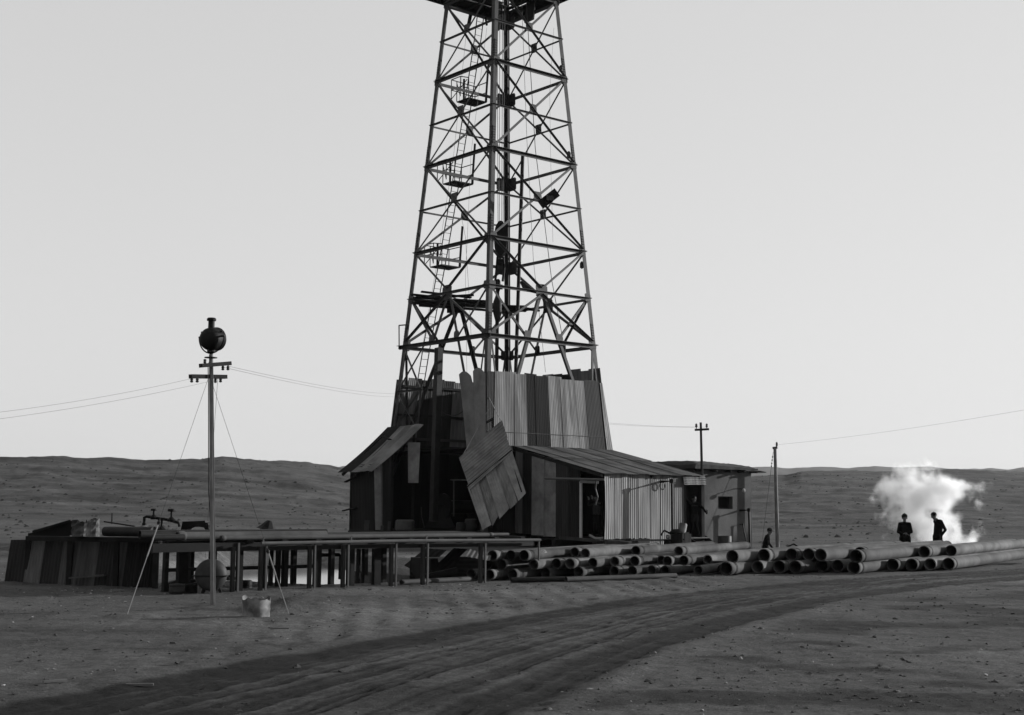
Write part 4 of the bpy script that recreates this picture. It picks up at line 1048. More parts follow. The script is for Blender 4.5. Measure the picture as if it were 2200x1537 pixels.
for j in range(nw_):
    for i in (0, ns_): a = j * m_ + i; fs.append((a, a + m_, a + m_ + tot, a + tot))
mb = MB(); mb.add(vs, fs); rf = bl_.part('roof', mb, 'mud_roof', True)
for s in (-.5, .4, 1.3, 2.2, 3.0):
    mb = MB(); mb.tube([qb(s, -.42, 3.2), qb(s, bd_, 3.2)], .05, 6); bl_.part('roof_pole', mb, 'timber_dark', parent=rf)
mb = MB(); mb.beam(qb(bw_ + .0, -.25, 3.24), qb(bw_ + .55, -.1, 3.20), .5, .03); bl_.part('eave_board', mb, 'timber_dark', parent=rf)
lb = Thing('wall_lamp', tuple(qb(wx1 + .15, -.1, 2.3)), 'small bracket lamp above the hut window', 'lamp')
s_ = wx1 + .2; zL = at(1575, 1052, 58.6).z
mb = MB(); mb.tube([qb(s_ - .15, 0, zL + .02), qb(s_ - .1, -.35, zL + .03), qb(s_, -.45, zL)], .018, 6); lb.part('bracket', mb, 'dark_iron')
mb = MB(); mb.lathe([(.02, .05), (.07, .0), (.07, -.08), (.02, -.13)], qb(s_, -.46, zL), (0, 0, 1), 10); lb.part('bulb', mb, 'white_paint', True)
sB = on_line((bC.x, bC.y), (U0.x, U0.y), 1590, 1.5); zB = at(1590, 1097, 59).z
standpipe([qb(sB, 0, zB), qb(sB, -.50, zB + .02), qb(sB + .02, -.52, -.1)], .05, 'dark bent standpipe at the right end of the mud-roofed hut')
zB2 = at(1590, 1127, 59).z
standpipe([qb(sB - .02, 0, zB2), qb(sB - .02, -.16, zB2), qb(sB + .16, -.24, -.1)], .025, 'thin bent pipe beside the thick standpipe of the hut')
# drums behind the pipes
def drum(q, r, L, axis, label, lid=True, name='oil_drum'):
    ax = V(axis).normalized(); t = Thing(name, (q.x, q.y, q.z - r), label, 'drum')
    prof = [(r * .97, 0), (r, .02), (r, L * .31), (r * 1.04, L * .33), (r, L * .35), (r, L * .64), (r * 1.04, L * .66), (r, L * .68), (r, L - .02), (r * .97, L)]
    mb = MB(); mb.lathe(prof, q, ax, 20); t.part('shell', mb, 'drum', True)
    for h, d in ((.03, 1), (L - .03, -1)):
        mb = MB(); mb.lathe([(0, h), (r * .95, h)], q, ax, 20); t.part('lid', mb, 'drum_lid' if d > 0 else 'drum', True)
    return t
q = at(1583, 1176, 55.0); q.z = gz1(q.x, q.y) + .33
drum(q, .33, .85, (.25, .97, 0), 'drum lying on its side with pale end in front of the mud-roofed hut')
q = at(1557, 1172, 55.6); q.z = gz1(q.x, q.y)
drum(q, .28, .75, (0, 0, 1), 'dark drum standing upright beside the lying drum')
# ================================================================ THE PIPE PILES
def make_pipe_mesh(L, r, t=.012):
    mb = MB(); mb.lathe([(r, 0), (r, L), (r - t, L), (r - t, 0)], (0, 0, 0), (1, 0, 0), 22, closed=True)
    me = mb.build('casing_pipe', 'casing', None, True); d = me.data; bpy.data.objects.remove(me); return d
def ring_mesh(r, L, m='collar', t=.02):
    mb = MB(); mb.lathe([(r, 0), (r + t, .015), (r + t, L - .015), (r, L)], (0, 0, 0), (1, 0, 0), 22)
    mb.lathe([(r - .002, 0), (r + t - .004, .0)], (0, 0, 0), (1, 0, 0), 22)
    o = mb.build('collar', m, None, True); d = o.data; bpy.data.objects.remove(o); return d
SM = {}
def pipe_obj(end, d, L, r, label, group, big=False, collar=True):
    key = (round(L, 1), r)
    if key not in SM:
        SM[key] = (make_pipe_mesh(round(L, 1), r), ring_mesh(r, .16 if not big else .2, 'casing', .011), ring_mesh(r, .025, t=.007))
        if big:
            SM[key][0].materials[0] = M('casing_large')
    me, rg, band = SM[key]
    o = bpy.data.objects.new('casing_pipe', me); COL.objects.link(o)
    o.location = end
    rot = V(d).to_track_quat('X', 'Z').to_euler(); o.rotation_euler = rot
    o.rotation_euler.rotate_axis('X', random.uniform(0, 6.28))
    tag(o, label, 'pipe', group)
    if collar:
        c = bpy.data.objects.new('collar', rg); COL.objects.link(c); c.parent = o; c.location = (-.01, 0, 0)
    for dx in ((.3, .36) if collar else (.02,)) + (L - .12, L - .04):
        c = bpy.data.objects.new('band', band); COL.objects.link(c); c.parent = o; c.location = (dx - .015, 0, 0)
    return o
DIR1 = V((.43, .90, 0)).normalized(); PE1 = V((.90, -.43, 0)).normalized()
r1 = .115
rows1 = [
    (0, 'bottom row of the small pipe stack', [1012, 1052, 1101, 1172, 1243, 1320, 1358, 1392, 1428, 1500, 1532], [1234, 1235, 1234, 1231, 1230, 1228, 1228, 1226, 1226, 1226, 1222]),
    (1, 'middle row of the small pipe stack', [1048, 1078, 1146, 1190, 1220, 1273, 1316, 1342, 1402, 1434, 1466, 1520], [1212, 1213, 1213, 1211, 1211, 1210, 1208, 1206, 1203, 1205, 1204, 1197]),
    (2, 'top row of the small pipe stack', [1058, 1084, 1110, 1213, 1257, 1366, 1458], [1194, 1193, 1193, 1187, 1189, 1181, 1180]),
]
PILE_PIPES = {}
for row, rname, pxs, pys in rows1:
    z = .02 + r1 + row * .208
    lastp = -99
    for i, (px, py) in enumerate(zip(pxs, pys)):
        e = atz(px, py, z)
        e.y = min(max(e.y, 28.5), 35.0)
        k = e.y / ray(px, py)[1]; e = V((ray(px, py)[0] * k, e.y, z))
        p = e.dot(PE1)
        if p < lastp + 2 * r1 + .03: 
            e += PE1 * (lastp + 2 * r1 + .03 - p); p = e.dot(PE1)
        lastp = p
        e.z = z + gz1(e.x, e.y) * .5
        L = [6.2, 6.5, 6.8, 5.9][(i * 3 + row) % 4]
        if row == 2 and i == 4: L = 4.6
        ang = random.uniform(-.012, .012); d = V((DIR1.x * math.cos(ang) - DIR1.y * math.sin(ang), DIR1.x * math.sin(ang) + DIR1.y * math.cos(ang), 0))
        o = pipe_obj(e, d, L, r1, '%s casing pipe from the left end of the %s' % (ORD[i], rname), 'small casing pipes in the stack', collar=(i * 7 + row) % 3 != 0)
        PILE_PIPES[(row, i)] = o
# white chalk mark on one pipe of the top row
def painted_mark(pipe, text, dist, size, rad):
    cu = bpy.data.curves.new('painted_mark', 'FONT'); cu.body = text; cu.size = size; cu.resolution_u = 3; cu.shear = -.15
    tmp = bpy.data.objects.new('tmp', cu); COL.objects.link(tmp)
    bpy.context.view_layer.update()
    me = bpy.data.meshes.new_from_object(tmp.evaluated_get(bpy.context.evaluated_depsgraph_get()))
    bpy.data.objects.remove(tmp)
    me.name = 'painted_mark'
    mw = pipe.matrix_basis; inv = mw.inverted().to_3x3()
    d = mw.to_3x3() @ V((1, 0, 0)); side = V((d.y, -d.x, 0)).normalized()
    a0 = R(38)
    for v in me.vertices:
        x, y = v.co.x, v.co.y
        th = a0 + (y - size * .3) / rad
        n = side * math.cos(th) + V((0, 0, 1)) * math.sin(th)
        v.co = inv @ (d * (dist + x) + n * (rad + .003))
    me.materials.clear(); me.materials.append(M('white_paint'))
    o = bpy.data.objects.new('painted_mark', me); COL.objects.link(o); o.parent = pipe
bpy.context.view_layer.update()
painted_mark(PILE_PIPES[(2, 2)], 'V33', .85, .13, r1)
DIR2 = V((.53, .848, 0)).normalized(); PE2 = V((.848, -.53, 0)).normalized()
r2 = .158
rows2 = [
    (0, 'bottom row of the large pipe stack', [1560, 1618, 1664, 1690, 1750, 1777, 1834, 1900, 1930, 1957, 1986], [1222, 1219, 1218, 1218, 1216, 1216, 1220, 1214, 1213, 1212, 1211]),
    (1, 'upper row of the large pipe stack', [1573, 1612, 1660, 1697, 1725, 1815, 1839, 1915, 1986], [1196, 1193, 1191, 1191, 1192, 1188, 1196, 1184, 1182]),
]
for row, rname, pxs, pys in rows2:
    z = .02 + r2 + row * .285; lastp = -99
    for i, (px, py) in enumerate(zip(pxs, pys)):
        e = atz(px, py, z); p = e.dot(PE2)
        k = 0
        if p < lastp + 2 * r2 + .03: e += PE2 * (lastp + 2 * r2 + .03 - p); p = e.dot(PE2)
        lastp = p
        e.z = z + gz1(e.x, e.y) * .5
        L = 14.5 if px > 1980 else 9.2 if (i * 5 + row) % 3 else 12.0
        pipe_obj(e, DIR2, L, r2, '%s large pipe from the left end of the %s' % (ORD[i], rname), 'large casing pipes in the stack', True, (i + row) % 4 != 1)
# thin pipes on the soil before the stack
for i, (a, b, r) in enumerate((((862, 1251), (1011, 1243), .055), ((1098, 1246), (1214, 1245), .06), ((1216, 1246), (1452, 1238), .06))):
    p, q = atz(*a, .06), atz(*b, .06); p.z = gz1(p.x, p.y) + r; q.z = gz1(q.x, q.y) + r
    mb = MB(); d = (q - p).normalized(); Lp = (q - p).length; mb.lathe([(r, 0), (r, Lp), (r * .8, Lp), (r * .8, 0)], p, d, 12, closed=True)
    single('thin_pipe', mb, ['pipe_grey', 'dark_iron', 'pipe_grey', 'black_iron'][i], ['thin pale pipe on the soil left of the small pipe stack', 'thin dark pipe on the soil before the small pipe stack', 'long thin pipe on the soil along the small pipe stack', 'dark pipe on the soil before the rack posts'][i], 'pipe', 'thin pipes on the soil', True)

# ================================================================ THE PIPE RACK OVER THE POND
T0 = V((-4.9, 26.4, 0)); TU = V((math.cos(R(39.7)), math.sin(R(39.7)), 0)); TN = V((-TU.y, TU.x, 0))
def qt(s, w, z): return T0 + TU * s + TN * w + UPZ * z
def st_(px, z=.5, w=0.0): o = qt(0, w, 0); return on_line((o.x, o.y), (TU.x, TU.y), px, z)
rk = Thing('pipe_rack', tuple(qt(2, 1, 0)), 'long timber and iron rack of posts carrying pipes beside the pond', 'rack')
front = [503, 563, 668, 740, 843, 911, 1035]
for i, px in enumerate(front):
    s = st_(px); q = qt(s, 0, 0); zg = gz1(q.x, q.y) - .08
    mb = MB(); mb.beam(qt(s - .02, .02, zg), qt(s - .02, .02, .86), .065, .08, TU); rk.part('post', mb, 'timber')
    mb = MB(); mb.beam(qt(s + .06, -.05, zg), qt(s + .06, -.05, .94), .035, .035, TU); rk.part('iron_post', mb, 'pale_pipe')
for i, (px, w, z0, z1, wd) in enumerate(((354, .9, -.1, .9, .08), (391, .6, -.1, .9, .2), (410, 1.1, -.1, .9, .07), (455, .9, -.1, .9, .12), (514, .25, -.1, .92, .10), (569, .5, -.3, .9, .06), (581, 1.2, -.4, .9, .05), (596, .9, -.4, .9, .06), (611, .8, -.4, .9, .10), (630, 1.2, -.5, .9, .085), (680, .5, -.3, .92, .14), (711, 1.0, -.5, .9, .09), (752, .6, -.3, .92, .14), (770, 1.6, -.6, .9, .04), (784, 1.0, -.5, .9, .09), (808, .5, -.3, .92, .16), (824, 1.2, -.4, .9, .1))):
    s = st_(px, .3, w); mb = MB(); mb.beam(qt(s, w, z0 - .1), qt(s + random.uniform(-.02, .02), w, z1), wd, .12, TU); rk.part('post', mb, 'timber_dark')
s0, s1 = st_(330), st_(1150)
mb = MB(); mb.beam(qt(s0, .12, .86), qt(s1, .12, .86), .16, .12, UPZ); rk.part('bearer', mb, 'tarred_boards')
mb = MB(); mb.beam(qt(st_(352, .9, .95), .95, .86), qt(s1 - .3, .95, .9), .2, .12, UPZ); rk.part('bearer', mb, 'timber_dark')
mb = MB(); mb.beam(qt(st_(352, .9, 1.75), 1.75, .88), qt(s1 - 1.0, 1.75, .95), .2, .14, UPZ); rk.part('bearer', mb, 'timber_dark')
for (w, z) in ((.9, .42), (1.6, .36)):
    mb = MB(); mb.beam(qt(st_(350, .3, w), w, z), qt(st_(680, .3, w), w, z), .05, .04, UPZ); rk.part('cross_rail', mb, 'timber_dark')
mb = MB(); mb.tube([qt(st_(430), .4, .22), qt(st_(530), .4, .24)], .03, 6); rk.part('cross_rail', mb, 'dark_iron')
mb = MB(); mb.tube([qt(st_(505), .5, .26), qt(st_(530), .5, .26)], .045, 8); rk.part('pipe_stub', mb, 'black_iron')
for i in range(10):
    s = s0 + 1.6 + (s1 - s0 - 1.6) * (i + .5) / 10; mb = MB(); mb.beam(qt(s, -.02, .955), qt(s, 1.9, .98), .12, .07); rk.part('cross_timber', mb, 'timber_dark')
for j, w in enumerate((1.15, 1.45, 1.75)):   # worn deck boards behind the pipes
    mb = MB(); mb.beam(qt(st_(520), w, 1.03 + .012 * j), qt(s1 - .5 - .2 * j, w, 1.03 + .012 * j), .29, .05, TN); rk.part('deck_board', mb, 'timber')
# rail pipe in front
sr0, sr1 = st_(556, .9), st_(1155, .9)
mb = MB(); mb.tube([qt(sr0, -.1, .925), qt((sr0 + sr1) / 2, -.1, .935), qt(sr1, -.1, .91)], .034, 8); rk.part('rail_pipe', mb, 'pale_pipe', True)
mb = MB(); mb.tube([qt(sr1 - .05, -.1, .9), qt(sr1 - .05, -.1, .45)], .022, 6); rk.part('iron_post', mb, 'pale_pipe')
for px in (560, 748, 910):
    s = st_(px, .95); mb = MB(); mb.tube([qt(s, -.1, .9), qt(s, -.1, 1.02), qt(s + .03, -.1, 1.04)], .022, 6); rk.part('clamp', mb, 'pale_pipe')
# pipes lying on the rack: each its own thing
def rack_pipe(px0, px1, w, z, r, label, m='pipe_grey', sock=0):
    a, b = st_(px0, z, w), st_(px1, z, w); p, q = qt(a, w, z), qt(b, w, z)
    L = (q - p).length; d = (q - p).normalized()
    t = Thing('rack_pipe', tuple(p - UPZ * r), label, 'pipe', 'pipes lying on the rack')
    mb = MB(); mb.lathe([(r * .85, .0), (r, 0), (r, L), (r * .85, L)], p, d, 14); mb.lathe([(r * .85, L), (r * .85, 0)], p, d, 14); t.part('tube', mb, m, True)
    if sock:
        mb = MB(); mb.lathe([(r, -.02), (r * 1.25, 0), (r * 1.25, sock), (r, sock + .03)], p, d, 14); t.part('socket', mb, m, True)
rack_pipe(382, 700, .30, 1.07, .078, 'thick socketed pipe lying along the front of the rack', 'pipe_grey', .12)
rack_pipe(476, 1050, .10, 1.03, .046, 'slimmer pipe lying beside the thick socketed pipe on the rack', 'pipe_grey', .05)
rack_pipe(1053, 1092, .1, 1.04, .036, 'short pale pipe end continuing the rack pipes near the lean-to', 'pale_pipe', .05)
rack_pipe(300, 700, .68, 1.10, .08, 'long pipe lying in the second place on the rack', 'dark_iron')
rack_pipe(330, 395, .2, 1.05, .06, 'dark pipe end entering the socketed rack pipe', 'dark_iron')
# far long pipe behind on trestle top, left part
p, q = at(226, 1142, 27.6), at(330, 1143, 27.0)
mb = MB(); mb.tube([p, q], .10, 12); single('pipe_section', mb, 'dark_iron', 'dark thick pipe lying above the left iron fence', 'pipe', smooth=True)
mb = MB(); mb.beam(at(60, 1157, 28.9), at(345, 1161, 27.4), .14, .10); single('beam', mb, 'timber_dark', 'long dark beam along the top of the left iron fence', 'beam')
# valve manifold
mf = Thing('valve_manifold', tuple(at(345, 1140, 27.2)), 'dark pipe manifold with hand wheel valves on the left end of the rack', 'valve')
Yv = 27.2
mb = MB(); mb.tube([at(310, 1126, Yv), at(310, 1112, Yv), at(315, 1110, Yv), at(360, 1117, Yv), at(383, 1123, Yv), at(386, 1132, Yv)], .03, 8); mf.part('pipe', mb, 'black_iron', True)
mb = MB(); mb.lathe([(.045, -.02), (.045, .03)], at(310, 1127, Yv), (0, 0, 1), 8); mf.part('nozzle', mb, 'black_iron', True)
for (px, py, big) in ((330, 1112, 1), (368, 1117, 1.25), (347, 1137, 1.3)):
    mb = MB(); b = at(px, py, Yv); mb.lathe([(.06 * big, -.04), (.07 * big, .0), (.035, .05), (.02, .06), (.02, .14 * big)], b, (0, 0, 1), 10); v_ = mf.part('valve_body', mb, 'black_iron', True)
    mb = MB(); mb.lathe([(.02, .13 * big), (.06 * big, .13 * big), (.066 * big, .15 * big), (.055 * big, .175 * big), (.02, .165 * big)], b, (0, 0, 1), 12); mf.part('hand_wheel', mb, 'black_iron', True, parent=v_)
# dark cradle with notch
mb = MB(); Yc = 27.6
prof = [(388, 1140), (392, 1121), (440, 1119), (441, 1123), (447, 1125), (450, 1140), (442, 1140), (438, 1134), (428, 1132), (412, 1132), (404, 1136), (401, 1140)]
vs = [at(a, b, Yc) for a, b in prof]; vs2 = [q + V((.05, .12, 0)) for q in vs]; n_ = len(prof)
mb.add(vs + vs2, [tuple(range(n_)), tuple(range(2 * n_ - 1, n_ - 1, -1))] + [(i, i + n_, (i + 1) % n_ + n_, (i + 1) % n_) for i in range(n_)])
single('pipe_cradle', mb, 'black_iron', 'dark iron cradle standing on the rack beside the lamp pole', 'cradle')
mb = MB(); q = at(452, 1137, 26.6); mb.lathe([(0, 0), (.035, 0), (.04, .05), (.03, .09), (0, .1)], q, (0, 0, 1), 10); single('tin_can', mb, 'pale_tin_can', 'small shiny tin on the rack beside the lamp pole', 'tin', smooth=True)
# dark cap / cloth heap on the rack
mb = MB(); q = at(574, 1139, 28.4); mb.lathe([(.24, 0), (.17, .06), (.10, .15), (.05, .2), (0, .21)], q, (.25, 0, 1), 9); single('tarpaulin_heap', mb, 'black_iron', 'dark peaked heap of canvas lying on the rack', 'canvas')
mb = MB(); mb.tube([at(240, 1126, 30), at(241, 1103, 30)], .018, 6); mb.beam(at(224, 1121, 30), at(290, 1131, 30), .08, .03); single('iron_stake', mb, 'dark_iron', 'iron stake standing above the left fence with a slanting bar', 'stake')
# the dark mass between rack and fence on the left
fn_ = Thing('iron_fence', tuple(at(180, 1245, 28.6)), 'low fence of leaning corrugated sheets at the left edge of the rack', 'fence')
fpx = [20, 60, 95, 134, 172, 212, 250, 272, 300, 338]
ft = ['tin_dark', 'tin_fence', 'tin_dark', 'tin_fence', 'tin_fence', 'tin_dark', 'tin_fence', 'tin_rust', 'tin_rust']
for i, t_ in enumerate(ft):
    Ya, Yb = 29.3 - i * .2, 29.3 - (i + 1) * .2
    a, b = fpx[i], fpx[i + 1]; lean = 8
    bz = gz1(at(a, 1245, Ya).x, Ya) - .03
    A, B = at(a - lean, 1200, Ya - .12), at(b - lean + 3, 1200, Yb - .12); A.z = bz; B.z = bz
    C_, D_ = at(b + lean - 2, 1160, Yb), at(a + lean - 4, 1160, Ya)
    fn_.part('sheet', corr(A, B, C_, D_, amp=.008, pitch=.085), t_, True)
for px in (60, 150, 250, 335):
    q = at(px, 1200, 29.2 - (px - 20) * .0065 + .12); mb = MB(); mb.beam((q.x, q.y, -.1), (q.x, q.y, .92), .1, .1); fn_.part('post', mb, 'timber_dark')
mb = MB(); mb.beam(at(150, 1242, 28.3), at(226, 1236, 28.0), .08, .04); single('plank', mb, 'pipe_grey', 'grey plank lying at the foot of the left iron fence', 'plank')
# crumpled tins on the fence beam
def tin(q, r, h, label, m, seed):
    rs = random.Random(seed); mb = MB(); n = 16; vs = []
    for j in range(7):
        for k in range(n):
            th = 2 * math.pi * k / n; rr = r * (1 + rs.uniform(-.10, .10) * (1 + j * .1)); hz_ = h * j / 6 + (rs.uniform(-.06, .03) if j == 6 else 0)
            vs.append((q.x + rr * math.cos(th), q.y + rr * math.sin(th), q.z + hz_))
    fs = [(j * n + k, j * n + (k + 1) % n, (j + 1) * n + (k + 1) % n, (j + 1) * n + k) for j in range(6) for k in range(n)] + [tuple(range(n - 1, -1, -1))]
    mb.add(vs, fs); return single('oil_tin', mb, m, label, 'tin', 'battered tins')
q = at(171, 1153, 28.2); tin(q, .165, .33, 'battered dark oil tin standing on the left fence beam', 'drum', 1)
q = at(199, 1153, 27.9); tin(q, .125, .36, 'bright crumpled tin beside the dark one on the left fence beam', 'pale_tin_can', 2)
mb = MB(); mb.beam(at(70, 1143, 29.3), at(152, 1119, 29.5), .1, .05); mb.beam(at(152, 1119, 29.5), at(152, 1150, 29.5), .08, .08); mb.hexa([at(60, 1155, 29.5), at(150, 1155, 29.5), at(150, 1155, 30.1), at(60, 1155, 30.1), at(60, 1147, 29.5), at(150, 1122, 29.5), at(150, 1122, 30.1), at(60, 1147, 30.1)])
single('mud_box', mb, 'black_iron', 'dark sloping box at the far left above the iron fence', 'box')
# big dished tank head, kegs and bucket under the rack
tk = Thing('dished_tank_head', tuple(at(452, 1270, 25.7)), 'round dished tank end leaning under the rack behind the lamp pole', 'tank')
c_ = at(453, 1236, 25.75); Rr = .30
mb = MB(); vs = []; 
for k in range(28):
    th = 2 * math.pi * k / 28; vs.append(c_ + V((Rr * math.cos(th), 0, Rr * math.sin(th))))
prof = [(Rr, .06), (Rr, .0), (Rr * .93, -.05), (Rr * .75, -.1), (Rr * .45, -.13), (0, -.14)]
mb = MB(); mb.lathe(prof, c_, (-.12, 1, .1), 28); tk.part('shell', mb, 'drum', True)
mb = MB(); mb.hexa([c_ + V((-.33, -.16, -.02)), c_ + V((.33, -.16, -.02)), c_ + V((.33, .02, -.02)), c_ + V((-.33, .02, -.02)), c_ + V((-.33, -.16, .0)), c_ + V((.33, -.16, .0)), c_ + V((.33, .02, .0)), c_ + V((-.33, .02, .0))]); tk.part('rim', mb, 'dark_iron')
mb = MB(); mb.beam(c_ + V((-.2, .12, -.42)), c_ + V((-.08, .1, -.1)), .05, .05); mb.beam(c_ + V((.2, .12, -.42)), c_ + V((.08, .1, -.1)), .05, .05); tk.part('stand', mb, 'dark_iron')
def keg(px, py, Y, r, h, label, m='drum'):
    q = at(px, py, Y); q.z = gz1(q.x, q.y) - .01
    t = Thing('keg', tuple(q), label, 'keg', 'kegs under the rack')
    mb = MB(); mb.lathe([(r * .9, 0), (r, h * .1), (r * 1.03, h * .5), (r, h * .9), (r * .92, h)], q, (0, 0, 1), 16); t.part('staves', mb, m, True)
    mb = MB(); mb.lathe([(0, h * .96), (r * .93, h * .96)], q, (0, 0, 1), 16); t.part('head', mb, m)
    for f in (.2, .8):
        mb = MB(); mb.lathe([(r * 1.0, h * f - .02), (r * 1.05, h * f - .015), (r * 1.05, h * f + .015), (r, h * f + .02)], q, (0, 0, 1), 16); t.part('hoop', mb, 'dark_iron')
keg(380, 1272, 25.6, .145, .20, 'small keg with worn pale side under the left of the rack')
keg(410, 1272, 25.9, .13, .19, 'dark keg right of the worn keg under the rack', 'black_iron')
keg(529, 1262, 26.9, .11, .17, 'small dark keg beside the second iron post of the rack', 'black_iron')
mb = MB(); q = at(364, 1256, 26.3); mb.lathe([(.12, 0), (.13, .1), (.06, .2), (.02, .3)], (q.x, q.y, gz1(q.x, q.y)), (.6, 0, .8), 10); single('sack', mb, 'timber_dark', 'slumped dark sack left of the kegs under the rack', 'sack', smooth=True)
# bent drain pipe seen between the posts
line('bent_drain_pipe', [qt(st_(690, .5, 1.2), 1.2, .62), qt(st_(728, .5, 1.2), 1.2, .62), qt(st_(732, .5, 1.2), 1.2, .58), qt(st_(731, .3, 1.2), 1.2, .1)], .04, 'bent dark drain pipe hanging between the rack posts', 'pipe', 'dark_iron')
# scrap heap under the right end of the rack
for i, (c4, Y, t_, al, lab) in enumerate(((((968, 1243), (1036, 1243), (1030, 1197), (985, 1197)), 31.5, 'tin_dark', 'u', 'corrugated crate side standing in the scrap under the rack'), (((868, 1215), (905, 1235), (960, 1182), (915, 1178)), 31.8, 'tin_dark', 'v', 'flat dark sheet slanting in the scrap under the rack'),
        (((905, 1245), (935, 1248), (1005, 1180), (975, 1178)), 31.2, 'tin_dark', 'v', 'long bent sheet leaning across the scrap under the rack'), (((1000, 1196), (1052, 1205), (1055, 1194), (1010, 1180)), 30.6, 'tin_mid', 'v', 'pale sheet edge lying on top of the scrap heap'), (((880, 1248), (925, 1248), (925, 1222), (880, 1222)), 31.6, 'tin_rust', 'u', 'rusty crate side low in the scrap under the rack'))):
    bl2, br2, tr2, tl2 = [at(a, b, Y + j * .25) for j, (a, b) in zip((0, 0, 1, 1), c4)]
    single('scrap_sheet', corr(bl2, br2, tr2, tl2, along=al), t_, lab, 'iron sheet', 'scrap sheets under the rack', True)
mb = MB(); mb.beam(at(912, 1240, 30.6), at(982, 1225, 30.8), .16, .12); single('scrap_beam', mb, 'timber_dark', 'short dark beam lying before the scrap under the rack', 'beam')
mb = MB(); q = at(985, 1210, 32.2); mb.box((q.x, q.y, .22), (2.2, .8, .5), .69); single('scrap_bin', mb, 'tarred_boards', 'dark timber bin behind the scrap sheets', 'bin')

# cut drum in front
q = atz(550, 1326, .0); q.z = gz1(q.x, q.y) - .01
cd = Thing('cut_drum', tuple(q), 'open cut-down drum with torn rim, bright on its sunny side', 'drum')
n = 28; vs = []; rs_ = random.Random(9); r_ = .205; h_ = .29
for j in range(9):
    for k in range(n):
        th = 2 * math.pi * k / n; hh = h_ * j / 8
        rr = r_ * (1 + .018 * math.sin(j * 2.4) + rs_.uniform(-.02, .02) + .04 * math.sin(2 * th + 1) * j / 8)
        if j == 8: hh += rs_.uniform(-.045, .02) + .02 * math.sin(3 * th)
        vs.append((q.x + rr * math.cos(th), q.y + rr * math.sin(th), q.z + hh))
fs = [(j * n + k, j * n + (k + 1) % n, (j + 1) * n + (k + 1) % n, (j + 1) * n + k) for j in range(8) for k in range(n)]
mb = MB(); mb.add(vs, fs); o_ = len(vs)
inn = [(q.x + (a - q.x) * .97, q.y + (b - q.y) * .97, c) for a, b, c in vs]; mb.add(inn, [tuple(reversed(f)) for f in fs])
for k in range(n): a, b = 8 * n + k, 8 * n + (k + 1) % n; mb.f.append((a, b, b + o_, a + o_)); mb.m.append(0)
cd.part('shell', mb, 'pale_tin_can', True)
mb = MB(); mb.lathe([(0, .02), (r_ * .96, .02)], q, (0, 0, 1), n); cd.part('floor', mb, 'drum')

# ================================================================ POLES AND WIRES
# floodlight pole
pb = atz(458, 1309, 0.0); YP = pb.y; zgp = gz1(pb.x, YP)
fp_ = Thing('floodlight_pole', (pb.x, YP, zgp), 'tall iron pole carrying a round floodlight and two crossarms', 'lamp post')
pt = at(453.5, 762, YP)
mb = MB(); mb.tube([V((pb.x, YP, zgp - .2)), pt], [.040, .034], 12); fp_.part('pole', mb, 'pole_paint', True)
mb = MB(); mb.tube([V((pb.x + .038, YP - .035, zgp)), at(457, 790, YP - .05)], .012, 6); fp_.part('conduit', mb, 'pale_pipe', True)
mb = MB(); mb.tube([at(452, 1120, YP - .02), at(448.5, 1060, YP - .02), at(448, 830, YP - .02), at(447, 785, YP - .02), at(452, 772, YP)], .008, 5); fp_.part('cable', mb, 'wire')
pxs = lambda py: 453.5 + (458 - 453.5) * (py - 762) / (1309 - 762)
def bar(a, b, Ya, Yb, r=.035):
    mb = MB(); mb.beam(at(*a, Ya), at(*b, Yb), .085, .065); return mb
arm1 = fp_.part('crossarm', bar((431, 786), (494, 781), YP - .25, YP + .25), 'timber_dark')
arm2 = fp_.part('crossarm', bar((409, 809), (485, 810), YP - .3, YP + .3), 'timber_dark')
def insul(p, par, th, d=(0, 0, -1)):
    mb = MB(); mb.lathe([(.008, -.02), (.012, 0), (.022, .015), (.026, .03), (.018, .045), (.028, .06), (.018, .075), (.0, .08)], p, d, 10); th.part('insulator', mb, 'porcelain', True, parent=par)
insul(at(490, 786, YP + .22), arm1, fp_); insul(at(479, 786, YP + .18), arm1, fp_); insul(at(440, 782, YP - .2), arm1, fp_, (0, 0, 1))
insul(at(412, 812, YP - .28), arm2, fp_); insul(at(424, 812, YP - .22), arm2, fp_); insul(at(463, 813, YP + .15), arm2, fp_); insul(at(474, 812, YP + .2), arm2, fp_)
mb = MB(); mb.lathe([(.0, .02), (.105, .008), (.105, -.004), (.0, -.012)], at(453, 769, YP), (0, 0, 1), 20); fp_.part('drip_plate', mb, 'lamp_black', True)
fl_ = Thing('floodlight', tuple(at(453.5, 760, YP)), 'round black floodlight with chimney held in a wire yoke', 'floodlight')
lc = at(454.5, 729, YP); ax = V((.42, .88, .12)).normalized()      # lamp faces away to the right
Rl = .19
prof = []
for j in range(12):
    th = math.pi / 2 * j / 11; prof.append((Rl * math.sin(th) ** .7 if j else .001, -.02 - .15 * math.cos(th)))
prof += [(Rl, .10), (Rl * 1.03, .11), (Rl * 1.03, .14), (Rl * .98, .15)]
mb = MB(); mb.lathe(prof, lc, ax, 32); fl_.part('reflector_housing', mb, 'lamp_black', True)
mb = MB(); mb.lathe([(0, .135), (Rl * .98, .135)], lc, ax, 32); fl_.part('lens', mb, 'lamp_glass', True)
mb = MB(); mb.lathe([(.054, -.03), (.052, .12), (.074, .125), (.078, .155), (.06, .175), (0, .178)], at(454, 706, YP), (0, 0, 1), 18); fl_.part('chimney', mb, 'lamp_black', True)
mb = MB(); mb.lathe([(.03, -.12), (.03, -.02), (.07, .0), (.07, .03)], at(454, 757, YP), (0, 0, 1), 14); fl_.part('mount', mb, 'lamp_black', True)
sd = V((ax.y, -ax.x, 0)).normalized()
mb = MB(); pts = []
